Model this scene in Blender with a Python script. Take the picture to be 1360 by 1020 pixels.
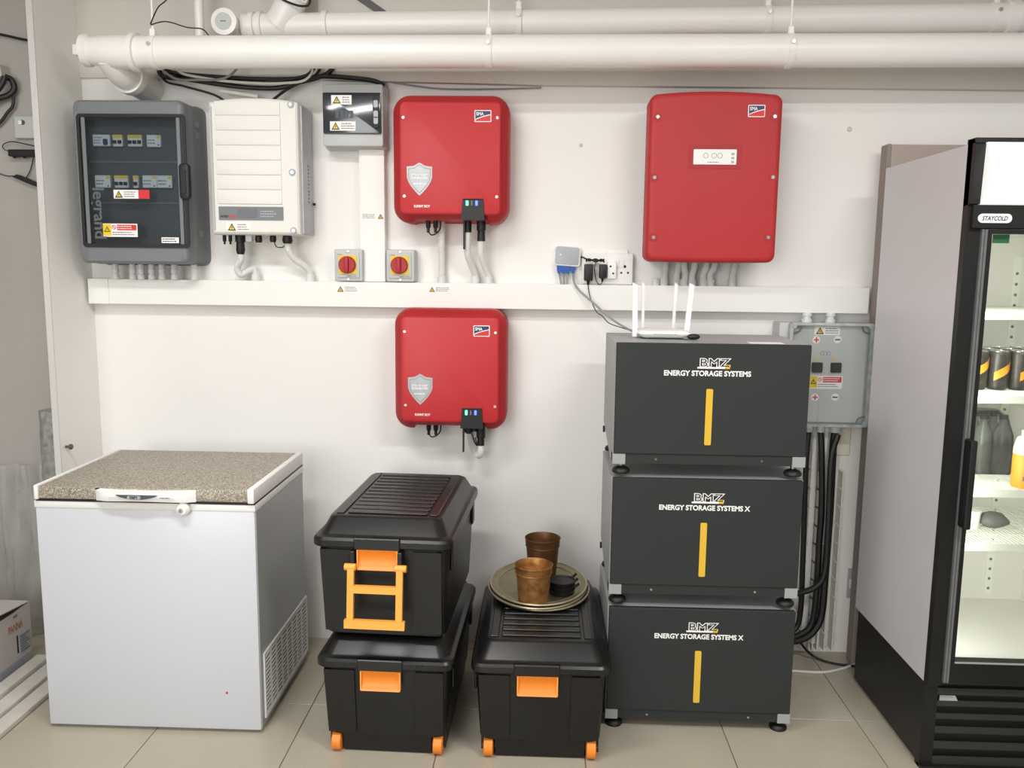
import bpy, bmesh, math, random
from mathutils import Vector, Matrix

random.seed(7)
for o in list(bpy.data.objects):
    bpy.data.objects.remove(o)
scene = bpy.context.scene
col = scene.collection
R = math.radians

# ------------------------------------------------------------ camera
cam_data = bpy.data.cameras.new('camera')
cam = bpy.data.objects.new('camera', cam_data)
col.objects.link(cam)
cam_data.sensor_width = 36.0
cam_data.lens = 36.0 * 1120.0 / 1360.0
pitch, yaw, roll = R(7.89), R(2.04), R(0.65)
fw = Vector((-math.sin(yaw) * math.cos(pitch), math.cos(yaw) * math.cos(pitch), -math.sin(pitch)))
rt = Vector((math.cos(yaw), math.sin(yaw), 0))
dn = fw.cross(rt)
rt2 = rt * math.cos(roll) - dn * math.sin(roll)
dn2 = rt * math.sin(roll) + dn * math.cos(roll)
m3 = Matrix((rt2, -dn2, -fw)).transposed()
cam.matrix_world = Matrix.Translation((0, -3.36, 1.565)) @ m3.to_4x4()
cam_data.clip_start = 0.05
scene.camera = cam

# ------------------------------------------------------------ world, daylight, exposure
world = bpy.data.worlds.new('world')
scene.world = world
world.use_nodes = True
bg = world.node_tree.nodes['Background']
bg.inputs[0].default_value = (0.93, 0.97, 1.0, 1)
bg.inputs[1].default_value = 0.25

def area_light(name, loc, target, sx, sy, power, colour):
    d = bpy.data.lights.new(name, 'AREA')
    d.shape = 'RECTANGLE'
    d.size = sx
    d.size_y = sy
    d.energy = power
    d.color = colour
    o = bpy.data.objects.new(name, d)
    col.objects.link(o)
    o.location = loc
    o.rotation_euler = (Vector(target) - Vector(loc)).to_track_quat('-Z', 'Y').to_euler()
    return o

area_light('shopfront_daylight', (-2.2, -6.3, 1.75), (-0.3, 0, 1.5), 3.6, 2.3, 165, (1.0, 0.995, 0.985))

vs = scene.view_settings
vs.view_transform = 'Standard'
vs.look = 'None'
vs.gamma = 1.0
vs.use_curve_mapping = False
vs.exposure = -0.08

# ------------------------------------------------------------ materials
def lin(c):
    return tuple((v / 12.92 if v <= 0.04045 else ((v + 0.055) / 1.055) ** 2.4) for v in (x / 255.0 for x in c))

def mat(name, rgb, rough=0.5, metal=0.0, var=0.04, scale=6.0, bump=0.0, bscale=80.0, emit=0.0, coat=0.0, rgb2=None, contrast=None, spec=0.5):
    m = bpy.data.materials.new(name)
    m.use_nodes = True
    nt = m.node_tree
    p = nt.nodes['Principled BSDF']
    p.inputs['Roughness'].default_value = rough
    p.inputs['Metallic'].default_value = metal
    p.inputs['Specular IOR Level'].default_value = spec
    if coat:
        p.inputs['Coat Weight'].default_value = coat
        p.inputs['Coat Roughness'].default_value = 0.12
    tc = nt.nodes.new('ShaderNodeTexCoord')
    nz = nt.nodes.new('ShaderNodeTexNoise')
    nz.inputs['Scale'].default_value = scale
    nz.inputs['Detail'].default_value = 4
    nt.links.new(tc.outputs['Object'], nz.inputs['Vector'])
    rp = nt.nodes.new('ShaderNodeValToRGB')
    c = lin(rgb)
    a = tuple(max(0, x * (1 - var)) for x in c)
    b = tuple(min(1, x * (1 + var)) for x in c) if rgb2 is None else lin(rgb2)
    if rgb2 is not None:
        a = c
    lo, hi = contrast if contrast else (0.3, 0.7)
    rp.color_ramp.elements[0].position = lo
    rp.color_ramp.elements[1].position = hi
    rp.color_ramp.elements[0].color = (*a, 1)
    rp.color_ramp.elements[1].color = (*b, 1)
    nt.links.new(nz.outputs['Fac'], rp.inputs['Fac'])
    nt.links.new(rp.outputs['Color'], p.inputs['Base Color'])
    if bump:
        n2 = nt.nodes.new('ShaderNodeTexNoise')
        n2.inputs['Scale'].default_value = bscale
        n2.inputs['Detail'].default_value = 3
        nt.links.new(tc.outputs['Object'], n2.inputs['Vector'])
        bp = nt.nodes.new('ShaderNodeBump')
        bp.inputs['Strength'].default_value = bump
        bp.inputs['Distance'].default_value = 0.002
        nt.links.new(n2.outputs['Fac'], bp.inputs['Height'])
        nt.links.new(bp.outputs['Normal'], p.inputs['Normal'])
    if emit:
        nt.links.new(rp.outputs['Color'], p.inputs['Emission Color'])
        p.inputs['Emission Strength'].default_value = emit
    return m

def glass(name, tint, refl=1.0, rough=0.02, ior=1.45, haze=0.0, hazecol=(200, 200, 200)):
    m = bpy.data.materials.new(name)
    m.use_nodes = True
    nt = m.node_tree
    for n in list(nt.nodes):
        nt.nodes.remove(n)
    out = nt.nodes.new('ShaderNodeOutputMaterial')
    tr = nt.nodes.new('ShaderNodeBsdfTransparent')
    tr.inputs[0].default_value = (*tint, 1)
    gl = nt.nodes.new('ShaderNodeBsdfGlossy')
    gl.inputs['Roughness'].default_value = rough
    fr = nt.nodes.new('ShaderNodeFresnel')
    fr.inputs[0].default_value = ior
    ml = nt.nodes.new('ShaderNodeMath')
    ml.operation = 'MULTIPLY'
    ml.inputs[1].default_value = refl
    nt.links.new(fr.outputs[0], ml.inputs[0])
    mx = nt.nodes.new('ShaderNodeMixShader')
    nt.links.new(ml.outputs[0], mx.inputs[0])
    nt.links.new(tr.outputs[0], mx.inputs[1])
    nt.links.new(gl.outputs[0], mx.inputs[2])
    last = mx
    if haze:
        df = nt.nodes.new('ShaderNodeBsdfDiffuse')
        df.inputs[0].default_value = (*lin(hazecol), 1)
        nz = nt.nodes.new('ShaderNodeTexNoise')
        nz.inputs['Scale'].default_value = 14
        tc = nt.nodes.new('ShaderNodeTexCoord')
        nt.links.new(tc.outputs['Object'], nz.inputs['Vector'])
        mr = nt.nodes.new('ShaderNodeMapRange')
        mr.inputs[3].default_value = haze * 0.6
        mr.inputs[4].default_value = haze * 1.4
        nt.links.new(nz.outputs['Fac'], mr.inputs[0])
        m2 = nt.nodes.new('ShaderNodeMixShader')
        nt.links.new(mr.outputs[0], m2.inputs[0])
        nt.links.new(mx.outputs[0], m2.inputs[1])
        nt.links.new(df.outputs[0], m2.inputs[2])
        last = m2
    nt.links.new(last.outputs[0], out.inputs[0])
    return m

M = {}
M['wall'] = mat('wall_paint', (241, 239, 235), 0.75, var=0.02, scale=1.6, bump=0.08, bscale=25)
M['bulk'] = mat('bulkhead_paint', (212, 206, 198), 0.75, var=0.02, scale=1.6, bump=0.06, bscale=25)
M['bay'] = mat('bay_shade_grey', (176, 172, 167), 0.8, var=0.05, scale=2, bump=0.05)  # shade of the bay put into the colour; also dulls the unseen right wall
M['panel'] = mat('partition_laminate', (243, 241, 236), 0.55, var=0.015, scale=2)
M['ivwhite'] = mat('inverter_white', (232, 230, 224), 0.55, var=0.02, scale=2)
M['edge'] = mat('partition_edge', (205, 203, 200), 0.6, var=0.02)
M['ceiling'] = mat('ceiling_paint', (225, 222, 216), 0.8, var=0.02)
M['tile'] = mat('porcelain_tile', (178, 170, 153), 0.24, var=0.05, scale=3.0, bump=0.02, bscale=10)
M['grout'] = mat('tile_grout', (112, 104, 92), 0.9, var=0.1, scale=20)
M['pvc'] = mat('white_pvc', (242, 240, 236), 0.35, var=0.02, scale=3)
M['duct'] = mat('trunking_pvc', (242, 241, 236), 0.45, var=0.012, scale=2)
M['glandgrey'] = mat('gland_plastic', (222, 224, 225), 0.45, var=0.03)
M['conduit'] = mat('flexible_conduit', (224, 224, 220), 0.5, var=0.03)
M['red'] = mat('red_powdercoat', (194, 42, 47), 0.5, var=0.05, scale=3, bump=0.03, bscale=300)
M['red2'] = mat('dark_red_powdercoat', (182, 42, 46), 0.55, var=0.05, scale=3, bump=0.03, bscale=300)
M['reddark'] = mat('deep_red_rim', (172, 32, 38), 0.5, var=0.05, scale=3)
M['black'] = mat('black_plastic', (19, 19, 20), 0.5, var=0.1)
M['cable'] = mat('black_cable', (24, 24, 25), 0.5, var=0.1)
M['blackmetal'] = mat('black_painted_metal', (33, 33, 33), 0.4, var=0.08)
M['tote'] = mat('tote_black_plastic', (17, 17, 16), 0.42, var=0.12, scale=4, bump=0.05, bscale=160)
M['totelid'] = mat('tote_lid_plastic', (19, 19, 19), 0.34, var=0.12, scale=4, bump=0.04, bscale=120)
M['orange'] = mat('orange_plastic', (242, 140, 42), 0.4, var=0.04)
M['orangelight'] = mat('light_orange_plastic', (248, 172, 70), 0.4, var=0.04)
M['charcoal'] = mat('charcoal_powdercoat', (38, 42, 41), 0.65, var=0.05, scale=3, bump=0.06, bscale=400)
M['greymetal'] = mat('grey_powdercoat', (158, 160, 160), 0.45, var=0.04, scale=3)
M['yellowbar'] = mat('yellow_acrylic', (226, 184, 60), 0.35, var=0.05)
M['chrome'] = mat('chrome', (205, 206, 206), 0.2, metal=1.0, var=0.03)
M['screw'] = mat('screw_steel', (200, 195, 190), 0.3, metal=0.8, var=0.05)
M['white'] = mat('white_print', (244, 243, 240), 0.5, var=0.01)
M['black_print'] = mat('black_print', (22, 22, 24), 0.5, var=0.02)
M['grey_print'] = mat('grey_print', (120, 120, 122), 0.6, var=0.05)
M['red_print'] = mat('red_print', (214, 48, 52), 0.5, var=0.03)
M['yellow'] = mat('yellow_print', (238, 203, 46), 0.5, var=0.03)
M['navy'] = mat('navy_print', (28, 38, 92), 0.4, var=0.03)
M['silver'] = mat('silver_sticker', (176, 178, 181), 0.4, metal=0.25, var=0.08, scale=25)
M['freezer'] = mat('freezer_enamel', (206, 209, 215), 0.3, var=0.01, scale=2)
M['freezershade'] = mat('freezer_side_shade', (150, 153, 151), 0.3, var=0.04, scale=2)
M['freezertrim'] = mat('freezer_trim', (236, 236, 234), 0.4, var=0.01)
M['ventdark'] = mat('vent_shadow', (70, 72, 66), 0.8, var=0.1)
M['lgrey'] = mat('enclosure_grey', (118, 122, 125), 0.45, var=0.03)
M['lgrey2'] = mat('enclosure_side_grey', (108, 112, 115), 0.5, var=0.03)
M['legtxt'] = mat('moulded_letter_grey', (88, 95, 100), 0.5, var=0.03)
M['dkpanel'] = mat('dark_panel', (72, 80, 86), 0.5, var=0.04)
M['smoke'] = glass('smoked_pane', (0.80, 0.83, 0.85), 1.0)
M['smoke_dark'] = glass('dark_smoked_pane', (0.2, 0.22, 0.25), 1.2)
M['clear'] = glass('clear_pane', (0.98, 0.985, 0.98), 0.8)
M['fridgeglass'] = glass('fridge_glass', (0.985, 0.988, 0.978), 0.9)
M['film'] = glass('plastic_film', (0.99, 0.99, 0.99), 0.4, 0.3, haze=0.16, hazecol=(225, 224, 218))
M['wrapfilm'] = glass('bottle_film', (0.95, 0.97, 0.95), 1.0, 0.1, haze=0.10, hazecol=(150, 155, 150))
M['breaker'] = mat('breaker_plastic', (226, 228, 228), 0.5, var=0.02)
M['blue'] = mat('blue_plastic', (32, 84, 172), 0.45, var=0.05)
M['hubgrey'] = mat('network_box_grey', (172, 176, 182), 0.4, var=0.02)
M['boxgrey'] = mat('junction_box_grey', (194, 197, 196), 0.5, var=0.03)
M['greycable'] = mat('grey_cable', (150, 150, 148), 0.5, var=0.05)
M['whitecable'] = mat('white_cable', (225, 223, 216), 0.5, var=0.03)
M['cream'] = mat('cream_plastic', (232, 228, 206), 0.5, var=0.02)
M['fridgeside'] = mat('fridge_grey_enamel', (212, 210, 213), 0.35, var=0.03, scale=1.5)
M['fridgeblack'] = mat('fridge_black', (20, 21, 20), 0.45, var=0.08)
M['slat'] = mat('grille_slat_black', (46, 46, 44), 0.5, var=0.05)
M['liner'] = mat('fridge_liner', (232, 232, 224), 0.5, var=0.02)
M['shelfwhite'] = mat('shelf_white', (238, 242, 228), 0.45, var=0.02)
M['lightpanel'] = mat('lit_header_panel', (252, 252, 250), 0.4, var=0.01, emit=0.4)
M['led'] = mat('led_strip', (250, 252, 244), 0.4, var=0.01, emit=2.5)
M['ledgreen'] = mat('green_led', (90, 255, 170), 0.4, emit=3.0)
M['ledblue'] = mat('blue_led', (60, 90, 255), 0.4, emit=4.0)
M['alu'] = mat('door_gasket_aluminium', (128, 129, 130), 0.4, metal=0.4, var=0.1, scale=30)
M['green'] = mat('green_reflection', (30, 110, 66), 0.5, var=0.05)
M['taupe'] = mat('taupe_board', (170, 156, 148), 0.6, var=0.03)
M['taupeedge'] = mat('taupe_board_edge', (140, 128, 122), 0.6, var=0.03)
M['can'] = mat('dark_can_print', (70, 68, 62), 0.35, metal=0.4, var=0.25, scale=60)
M['cantop'] = mat('can_aluminium', (205, 205, 200), 0.25, metal=0.9, var=0.05)
M['canorange'] = mat('can_orange_print', (226, 160, 44), 0.4, var=0.05)
M['juice'] = mat('orange_label', (250, 160, 50), 0.45, var=0.05)
M['bottlewhite'] = mat('bottle_cap_white', (240, 240, 232), 0.45, var=0.02)
M['lump'] = mat('dark_grey_mottle', (108, 112, 106), 0.5, var=0.15, scale=30)
M['lumpdark'] = mat('near_black_pack', (52, 58, 56), 0.3, var=0.3, scale=30)
M['bottle'] = mat('dim_bottle', (118, 124, 116), 0.25, var=0.2, scale=25)
M['brass'] = mat('tarnished_brass', (142, 134, 108), 0.42, metal=0.75, var=0.15, scale=14, bump=0.05, bscale=60)
M['brassrim'] = mat('brass_rim_highlight', (196, 186, 156), 0.4, metal=0.75, var=0.15, scale=20)  # paler brass paints the highlight along the tray rims
M['copper'] = mat('aged_copper', (160, 114, 64), 0.42, metal=0.6, var=0.4, scale=34, bump=0.15, bscale=60)
M['copperdark'] = mat('dark_aged_copper', (106, 74, 46), 0.45, metal=0.6, var=0.22, scale=18, bump=0.1, bscale=60)
M['darktin'] = mat('blackened_tin', (34, 33, 30), 0.5, metal=0.3, var=0.2, scale=30)
M['carton'] = mat('white_carton', (198, 192, 186), 0.8, var=0.04)
M['cartonprint'] = mat('carton_print', (176, 108, 96), 0.8, var=0.05)
M['whiteplank'] = mat('white_plank', (205, 201, 192), 0.55, var=0.08, scale=12)
M['wrap'] = mat('bubble_wrap', (150, 151, 148), 0.3, var=0.25, scale=40, bump=0.9, bscale=55)
M['beige_dev'] = mat('beige_device', (196, 192, 180), 0.5, var=0.03)
M['brace'] = mat('dark_brace_steel', (84, 82, 80), 0.5, var=0.05)
M['knobm'] = mat('knob_bronze', (110, 100, 84), 0.35, metal=0.6, var=0.1)

def granite():
    m = bpy.data.materials.new('speckled_laminate')
    m.use_nodes = True
    nt = m.node_tree
    p = nt.nodes['Principled BSDF']
    p.inputs['Roughness'].default_value = 0.45
    tc = nt.nodes.new('ShaderNodeTexCoord')
    n1 = nt.nodes.new('ShaderNodeTexNoise')
    n1.inputs['Scale'].default_value = 210
    n1.inputs['Detail'].default_value = 3
    nt.links.new(tc.outputs['Object'], n1.inputs['Vector'])
    rp = nt.nodes.new('ShaderNodeValToRGB')
    e = rp.color_ramp.elements
    e[0].position = 0.33
    e[0].color = (*lin((112, 104, 94)), 1)
    e[1].position = 0.7
    e[1].color = (*lin((206, 197, 182)), 1)
    x = e.new(0.5)
    x.color = (*lin((158, 149, 134)), 1)
    nt.links.new(n1.outputs['Fac'], rp.inputs['Fac'])
    nt.links.new(rp.outputs['Color'], p.inputs['Base Color'])
    return m
M['granite'] = granite()

# ------------------------------------------------------------ mesh helpers
ORIGIN = {}

def props(o, label=None, cat=None, group=None, kind=None):
    if label: o['label'] = label
    if cat: o['category'] = cat
    if group: o['group'] = group
    if kind: o['kind'] = kind
    return o

def thing(name, label, cat, loc, group=None):
    o = bpy.data.objects.new(name, None)
    o.empty_display_size = 0.05
    col.objects.link(o)
    o.location = loc
    ORIGIN[o.name] = Vector(loc)
    return props(o, label, cat, group)

def rrect(x0, x1, z0, z1, r, n=6):
    pts = []
    for cx, cz, a0 in ((x1 - r, z1 - r, 0), (x0 + r, z1 - r, 90), (x0 + r, z0 + r, 180), (x1 - r, z0 + r, 270)):
        for i in range(n + 1):
            a = R(a0 + 90.0 * i / n)
            pts.append((cx + r * math.cos(a), cz + r * math.sin(a)))
    return pts

class B:
    def __init__(self):
        self.v = []
        self.f = []
    def add(self, vs, fs):
        k = len(self.v)
        self.v += [Vector(p) for p in vs]
        self.f += [tuple(i + k for i in f) for f in fs]
        return self
    def box(self, x0, x1, y0, y1, z0, z1, b=0, seg=2):
        if x0 > x1: x0, x1 = x1, x0
        if y0 > y1: y0, y1 = y1, y0
        if z0 > z1: z0, z1 = z1, z0
        vs = [(x, y, z) for x in (x0, x1) for y in (y0, y1) for z in (z0, z1)]
        fs = [(0, 1, 3, 2), (4, 6, 7, 5), (0, 4, 5, 1), (2, 3, 7, 6), (0, 2, 6, 4), (1, 5, 7, 3)]
        if not b:
            return self.add(vs, fs)
        bm = bmesh.new()
        bv = [bm.verts.new(p) for p in vs]
        for f in fs:
            bm.faces.new([bv[i] for i in f])
        bmesh.ops.bevel(bm, geom=bm.edges[:], offset=b, segments=seg, profile=0.5, affect='EDGES')
        bm.verts.index_update()
        self.add([v.co.copy() for v in bm.verts], [[v.index for v in f.verts] for f in bm.faces])
        bm.free()
        return self
    def loft(self, rings, cap0=True, cap1=True, close=False):
        k = len(self.v)
        n = len(rings[0])
        for r in rings:
            self.v += [Vector(p) for p in r]
        m = len(rings)
        for i in range(m if close else m - 1):
            a = k + i * n
            b = k + ((i + 1) % m) * n
            for j in range(n):
                j2 = (j + 1) % n
                self.f.append((a + j, a + j2, b + j2, b + j))
        if cap0 and not close: self.f.append(tuple(k + j for j in range(n)))
        if cap1 and not close: self.f.append(tuple(k + (m - 1) * n + j for j in range(n)))
        return self
    def cyl(self, p0, p1, r, r2=None, n=16):
        return self.loft_axis([(p0, r), (p1, r if r2 is None else r2)], n)
    def loft_axis(self, stops, n=16):
        # circles along one straight axis: (point, radius)
        p0 = Vector(stops[0][0])
        d = (Vector(stops[-1][0]) - p0).normalized()
        u = d.orthogonal().normalized()
        w = d.cross(u)
        rings = []
        for p, r in stops:
            rings.append([Vector(p) + (u * math.cos(2 * math.pi * i / n) + w * math.sin(2 * math.pi * i / n)) * r for i in range(n)])
        return self.loft(rings)
    def tube(self, pts, r, n=8, smooth=6, ribs=0.0):
        pts = [Vector(p) for p in pts]
        if smooth and len(pts) > 2:
            q = [pts[0] * 2 - pts[1]] + pts + [pts[-1] * 2 - pts[-2]]
            out = []
            for i in range(1, len(q) - 2):
                for s in range(smooth):
                    t = s / smooth
                    a, b_, c, d = q[i - 1], q[i], q[i + 1], q[i + 2]
                    out.append(0.5 * ((2 * b_) + (c - a) * t + (2 * a - 5 * b_ + 4 * c - d) * t * t + (3 * b_ - a - 3 * c + d) * t ** 3))
            out.append(pts[-1])
            pts = out
        if ribs:
            # resample finely so that the corrugation reads
            L = [0.0]
            for a, b_ in zip(pts, pts[1:]):
                L.append(L[-1] + (b_ - a).length)
            cnt = max(8, int(L[-1] / 0.0025))
            new = []
            j = 0
            for i in range(cnt + 1):
                s = L[-1] * i / cnt
                while j < len(L) - 2 and L[j + 1] < s: j += 1
                t = (s - L[j]) / max(1e-9, L[j + 1] - L[j])
                new.append(pts[j].lerp(pts[j + 1], t))
            pts = new
        u = None
        rings = []
        for i, p in enumerate(pts):
            d = (pts[min(i + 1, len(pts) - 1)] - pts[max(i - 1, 0)]).normalized()
            if u is None:
                u = d.orthogonal().normalized()
            else:
                u = (u - d * u.dot(d)).normalized()
            w = d.cross(u)
            rr = r + (ribs if (ribs and i % 2) else 0)
            rings.append([p + (u * math.cos(2 * math.pi * k / n) + w * math.sin(2 * math.pi * k / n)) * rr for k in range(n)])
        return self.loft(rings)
    def lathe(self, prof, c, n=28, sx=1.0, sy=1.0):
        rings = [[(c[0] + r * sx * math.cos(2 * math.pi * i / n), c[1] + r * sy * math.sin(2 * math.pi * i / n), c[2] + z) for i in range(n)] for r, z in prof]
        return self.loft(rings)
    def prism(self, poly, plane, d0, d1):
        if plane == 'xz':
            f = lambda a, b, d: (a, d, b)
        elif plane == 'yz':
            f = lambda a, b, d: (d, a, b)
        else:
            f = lambda a, b, d: (a, b, d)
        return self.loft([[f(a, b, d0) for a, b in poly], [f(a, b, d1) for a, b in poly]])
    def rslab(self, x0, x1, y0, y1, z0, z1, r, bev=0.0, n=6):
        # rounded rectangle facing -y, y1 is the back, y0 the front
        rings = [[(a, y1, c) for a, c in rrect(x0, x1, z0, z1, r, n)]]
        if bev:
            rings.append([(a, y0 + bev, c) for a, c in rrect(x0, x1, z0, z1, r, n)])
            rings.append([(a, y0 + bev * 0.3, c) for a, c in rrect(x0 + bev * 0.3, x1 - bev * 0.3, z0 + bev * 0.3, z1 - bev * 0.3, max(r - bev * 0.3, 0.001), n)])
            rings.append([(a, y0, c) for a, c in rrect(x0 + bev, x1 - bev, z0 + bev, z1 - bev, max(r - bev, 0.001), n)])
        else:
            rings.append([(a, y0, c) for a, c in rrect(x0, x1, z0, z1, r, n)])
        return self.loft(rings)
    def build(self, name, material, parent=None, label=None, cat=None, group=None, kind=None, base=None):
        if parent is not None:
            org = ORIGIN[parent.name]
        elif base is not None:
            org = Vector(base)
        else:
            xs = [p.x for p in self.v]; ys = [p.y for p in self.v]; zs = [p.z for p in self.v]
            org = Vector(((min(xs) + max(xs)) / 2, (min(ys) + max(ys)) / 2, min(zs)))
        bm = bmesh.new()
        bv = [bm.verts.new(p - org) for p in self.v]
        for f in self.f:
            try:
                bm.faces.new([bv[i] for i in f])
            except ValueError:
                pass
        bmesh.ops.recalc_face_normals(bm, faces=bm.faces[:])
        me = bpy.data.meshes.new(name)
        bm.to_mesh(me)
        bm.free()
        me.materials.append(material if not isinstance(material, str) else M[material])
        me.polygons.foreach_set('use_smooth', [True] * len(me.polygons))
        me.set_sharp_from_angle(angle=R(34))
        o = bpy.data.objects.new(name, me)
        col.objects.link(o)
        if parent is not None:
            o.parent = parent
        else:
            o.location = org
        ORIGIN[o.name] = org
        return props(o, label, cat, group, kind)

def struct(name, b, material, parent=None, base=(0, 0, 0)):
    return b.build(name, material, parent, kind=None if parent else 'structure', base=base)

def copy_piece(src, parent, offset, name=None):
    c = src.copy()
    col.objects.link(c)
    c.parent = parent
    c.location = Vector(src.location) + Vector(offset)
    ORIGIN[c.name] = ORIGIN[src.name]
    return c

def text(body, size, loc, material, parent, bold=0.0, align='LEFT', name='lettering', sx=1.0, rot=(90, 0, 0), shear=0.0, depth=0.0004, width=None, space=1.0, flat=False):
    cu = bpy.data.curves.new('t', 'FONT')
    cu.body = body
    cu.size = size
    cu.align_x = align
    cu.offset = bold
    cu.extrude = depth
    cu.resolution_u = 3
    cu.shear = shear
    cu.space_character = space
    to = bpy.data.objects.new('t', cu)
    col.objects.link(to)
    dg = bpy.context.evaluated_depsgraph_get()
    dg.update()
    me = bpy.data.meshes.new_from_object(to.evaluated_get(dg))
    bpy.data.objects.remove(to)
    bpy.data.curves.remove(cu)
    if width:
        xs = [v.co.x for v in me.vertices]
        s = width / max(1e-6, max(xs) - min(xs))
        x0 = min(xs)
        for v in me.vertices:
            v.co.x = (v.co.x - x0) * s
    mw = Matrix.Translation(Vector(loc) - ORIGIN[parent.name]) @ Matrix.Rotation(R(rot[2]), 4, 'Z') @ Matrix.Rotation(R(rot[1]), 4, 'Y') @ Matrix.Rotation(R(rot[0]), 4, 'X') @ Matrix.Diagonal((sx, 1, 1, 1))
    me.transform(mw)
    me.name = name
    me.materials.clear()
    me.materials.append(M[material])
    o = bpy.data.objects.new(name, me)
    col.objects.link(o)
    o.parent = parent
    ORIGIN[o.name] = ORIGIN[parent.name]
    return o

def print_lines(parent, x0, x1, z0, z1, y, rows, material='grey_print', name='fine_print'):
    b = B()
    h = (z1 - z0) / rows
    for i in range(rows):
        z = z1 - h * (i + 0.5)
        x = x0
        end = x1 - (x1 - x0) * random.uniform(0, 0.25)
        while x < end:
            w = min(random.uniform(0.003, 0.009), end - x)
            b.box(x, x + w, y - 0.0006, y, z - h * 0.2, z + h * 0.2)
            x += w + 0.002
    return b.build(name, material, parent)

def bolt_poly(cx, cz, s):
    return [(cx + a * s, cz + c * s) for a, c in ((0.10, 0.5), (-0.16, -0.05), (0.0, -0.05), (-0.12, -0.5), (0.2, 0.1), (0.03, 0.1))]

def triangle_sign(parent, cx, z0, s, y):
    t = B().prism([(cx - s / 2, z0), (cx + s / 2, z0), (cx, z0 + s * 0.87)], 'xz', y, y - 0.0006).build('warning_triangle', 'black_print', parent)
    k = s * 0.12
    B().prism([(cx - s / 2 + k * 1.6, z0 + k), (cx + s / 2 - k * 1.6, z0 + k), (cx, z0 + s * 0.87 - k * 1.7)], 'xz', y - 0.0006, y - 0.001).build('triangle_face', 'yellow', parent)
    B().prism(bolt_poly(cx, z0 + s * 0.36, s * 0.5), 'xz', y - 0.001, y - 0.0014).build('lightning_symbol', 'black_print', parent)

def warning_label(parent, x0, x1, z0, z1, y, tri='left', rows=3):
    p = B().box(x0, x1, y - 0.0008, y, z0, z1).build('warning_label', 'white', parent, label='white warning label with yellow triangle')
    h = z1 - z0
    if tri == 'left':
        triangle_sign(p, x0 + h * 0.62, z0 + h * 0.1, h * 0.92, y - 0.0008)
        print_lines(p, x0 + h * 1.25, x1 - 0.004, z0 + h * 0.12, z1 - h * 0.12, y - 0.0008, rows)
    else:
        triangle_sign(p, x1 - h * 0.62, z0 + h * 0.1, h * 0.92, y - 0.0008)
        print_lines(p, x0 + 0.003, x1 - h * 1.3, z0 + h * 0.12, z1 - h * 0.12, y - 0.0008, rows)
    return p

def danger_label(parent, x0, x1, z0, z1, y):
    p = B().box(x0, x1, y - 0.0008, y, z0, z1).build('warning_label', 'white', parent, label='yellow, red and white danger label')
    w, h = x1 - x0, z1 - z0
    B().box(x0, x0 + w * 0.24, y - 0.0014, y - 0.0008, z0 + h * 0.08, z1 - h * 0.04).build('yellow_field', 'yellow', p)
    triangle_sign(p, x0 + w * 0.12, z0 + h * 0.38, w * 0.18, y - 0.0014)
    B().box(x0 + w * 0.41, x1 - w * 0.03, y - 0.0014, y - 0.0008, z0 + h * 0.5, z1 - h * 0.08).build('red_field', 'red_print', p)
    ring = B()
    c = (x0 + w * 0.32, z0 + h * 0.72)
    r = w * 0.055
    ring.tube([(c[0] + r * math.cos(a * math.pi / 6), y - 0.0012, c[1] + r * math.sin(a * math.pi / 6)) for a in range(13)], w * 0.009, 5, 1)
    ring.tube([(c[0] - r * 0.7, y - 0.0012, c[1] + r * 0.7), (c[0] + r * 0.7, y - 0.0012, c[1] - r * 0.7)], w * 0.009, 5, 0)
    ring.build('prohibition_sign', 'red_print', p)
    print_lines(p, x0 + w * 0.43, x1 - w * 0.06, z0 + h * 0.55, z1 - h * 0.12, y - 0.0014, 2, 'white')
    print_lines(p, x0 + w * 0.27, x1 - w * 0.06, z0 + h * 0.1, z0 + h * 0.42, y - 0.0008, 2)
    return p

def screw(parent, x, y, z, r=0.005, material='screw'):
    s = B().cyl((x, y + 0.002, z), (x, y - 0.003, z), r, r * 0.8, 12)
    return s.build('screw', material, parent)

# ------------------------------------------------------------ setting
floor = struct('floor', B().box(-3.2, 3.4, -6.5, 0.25, -0.06, -0.004), 'grout')
T = 0.482
tile0 = None
gx, gy = -1.287 - 4 * T, -0.545
for i in range(0, 10):
    for j in range(-7, 2):
        x0, y0 = gx + i * T, gy + j * T
        if y0 > 0.2: continue
        if tile0 is None:
            tile0 = B().box(0.0015, T - 0.0015, 0.0015, T - 0.0015, -0.005, 0.0, 0.001, 1).build('tile', 'tile', floor)
            tile0.location = (x0, y0, 0)
        else:
            c = tile0.copy()
            col.objects.link(c)
            c.parent = floor
            c.location = (x0, y0, 0)

struct('wall_back', B().box(-1.838, 3.2, 0.0, 0.12, 0, 2.95), 'wall')
struct('wall_bay', B().box(-3.0, -1.838, 0.0, 0.12, 0, 2.95), 'bay')
part = struct('wall_left', B().box(-1.838, -1.815, -0.298, 0.0, 0, 2.95), 'panel')
struct('partition_edge', B().box(-1.8382, -1.8148, -0.302, -0.298, 0, 2.95), 'edge', part)
struct('wall_far_left', B().box(-3.1, -3.0, -6.5, 0.12, 0, 2.95), 'bay')
struct('wall_right', B().box(3.2, 3.3, -6.5, 0.12, 0, 2.95), 'bay')
struct('ceiling', B().box(-3.1, 3.3, -6.5, 0.12, 2.95, 3.05), 'ceiling')
bulk = B()
bulk.prism([(-0.868, 2.268), (-0.02, 2.251), (1.8, 2.240), (3.2, 2.232), (3.2, 2.95), (-0.868, 2.95)], 'xz', -0.035, 0.0)
tr1 = struct('trim_1', bulk, 'bulk')
struct('trim_2', B().prism([(-1.815, 2.276), (-0.868, 2.270), (-0.868, 2.95), (-1.815, 2.95)], 'xz', -0.012, 0.0), 'bulk')
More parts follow.
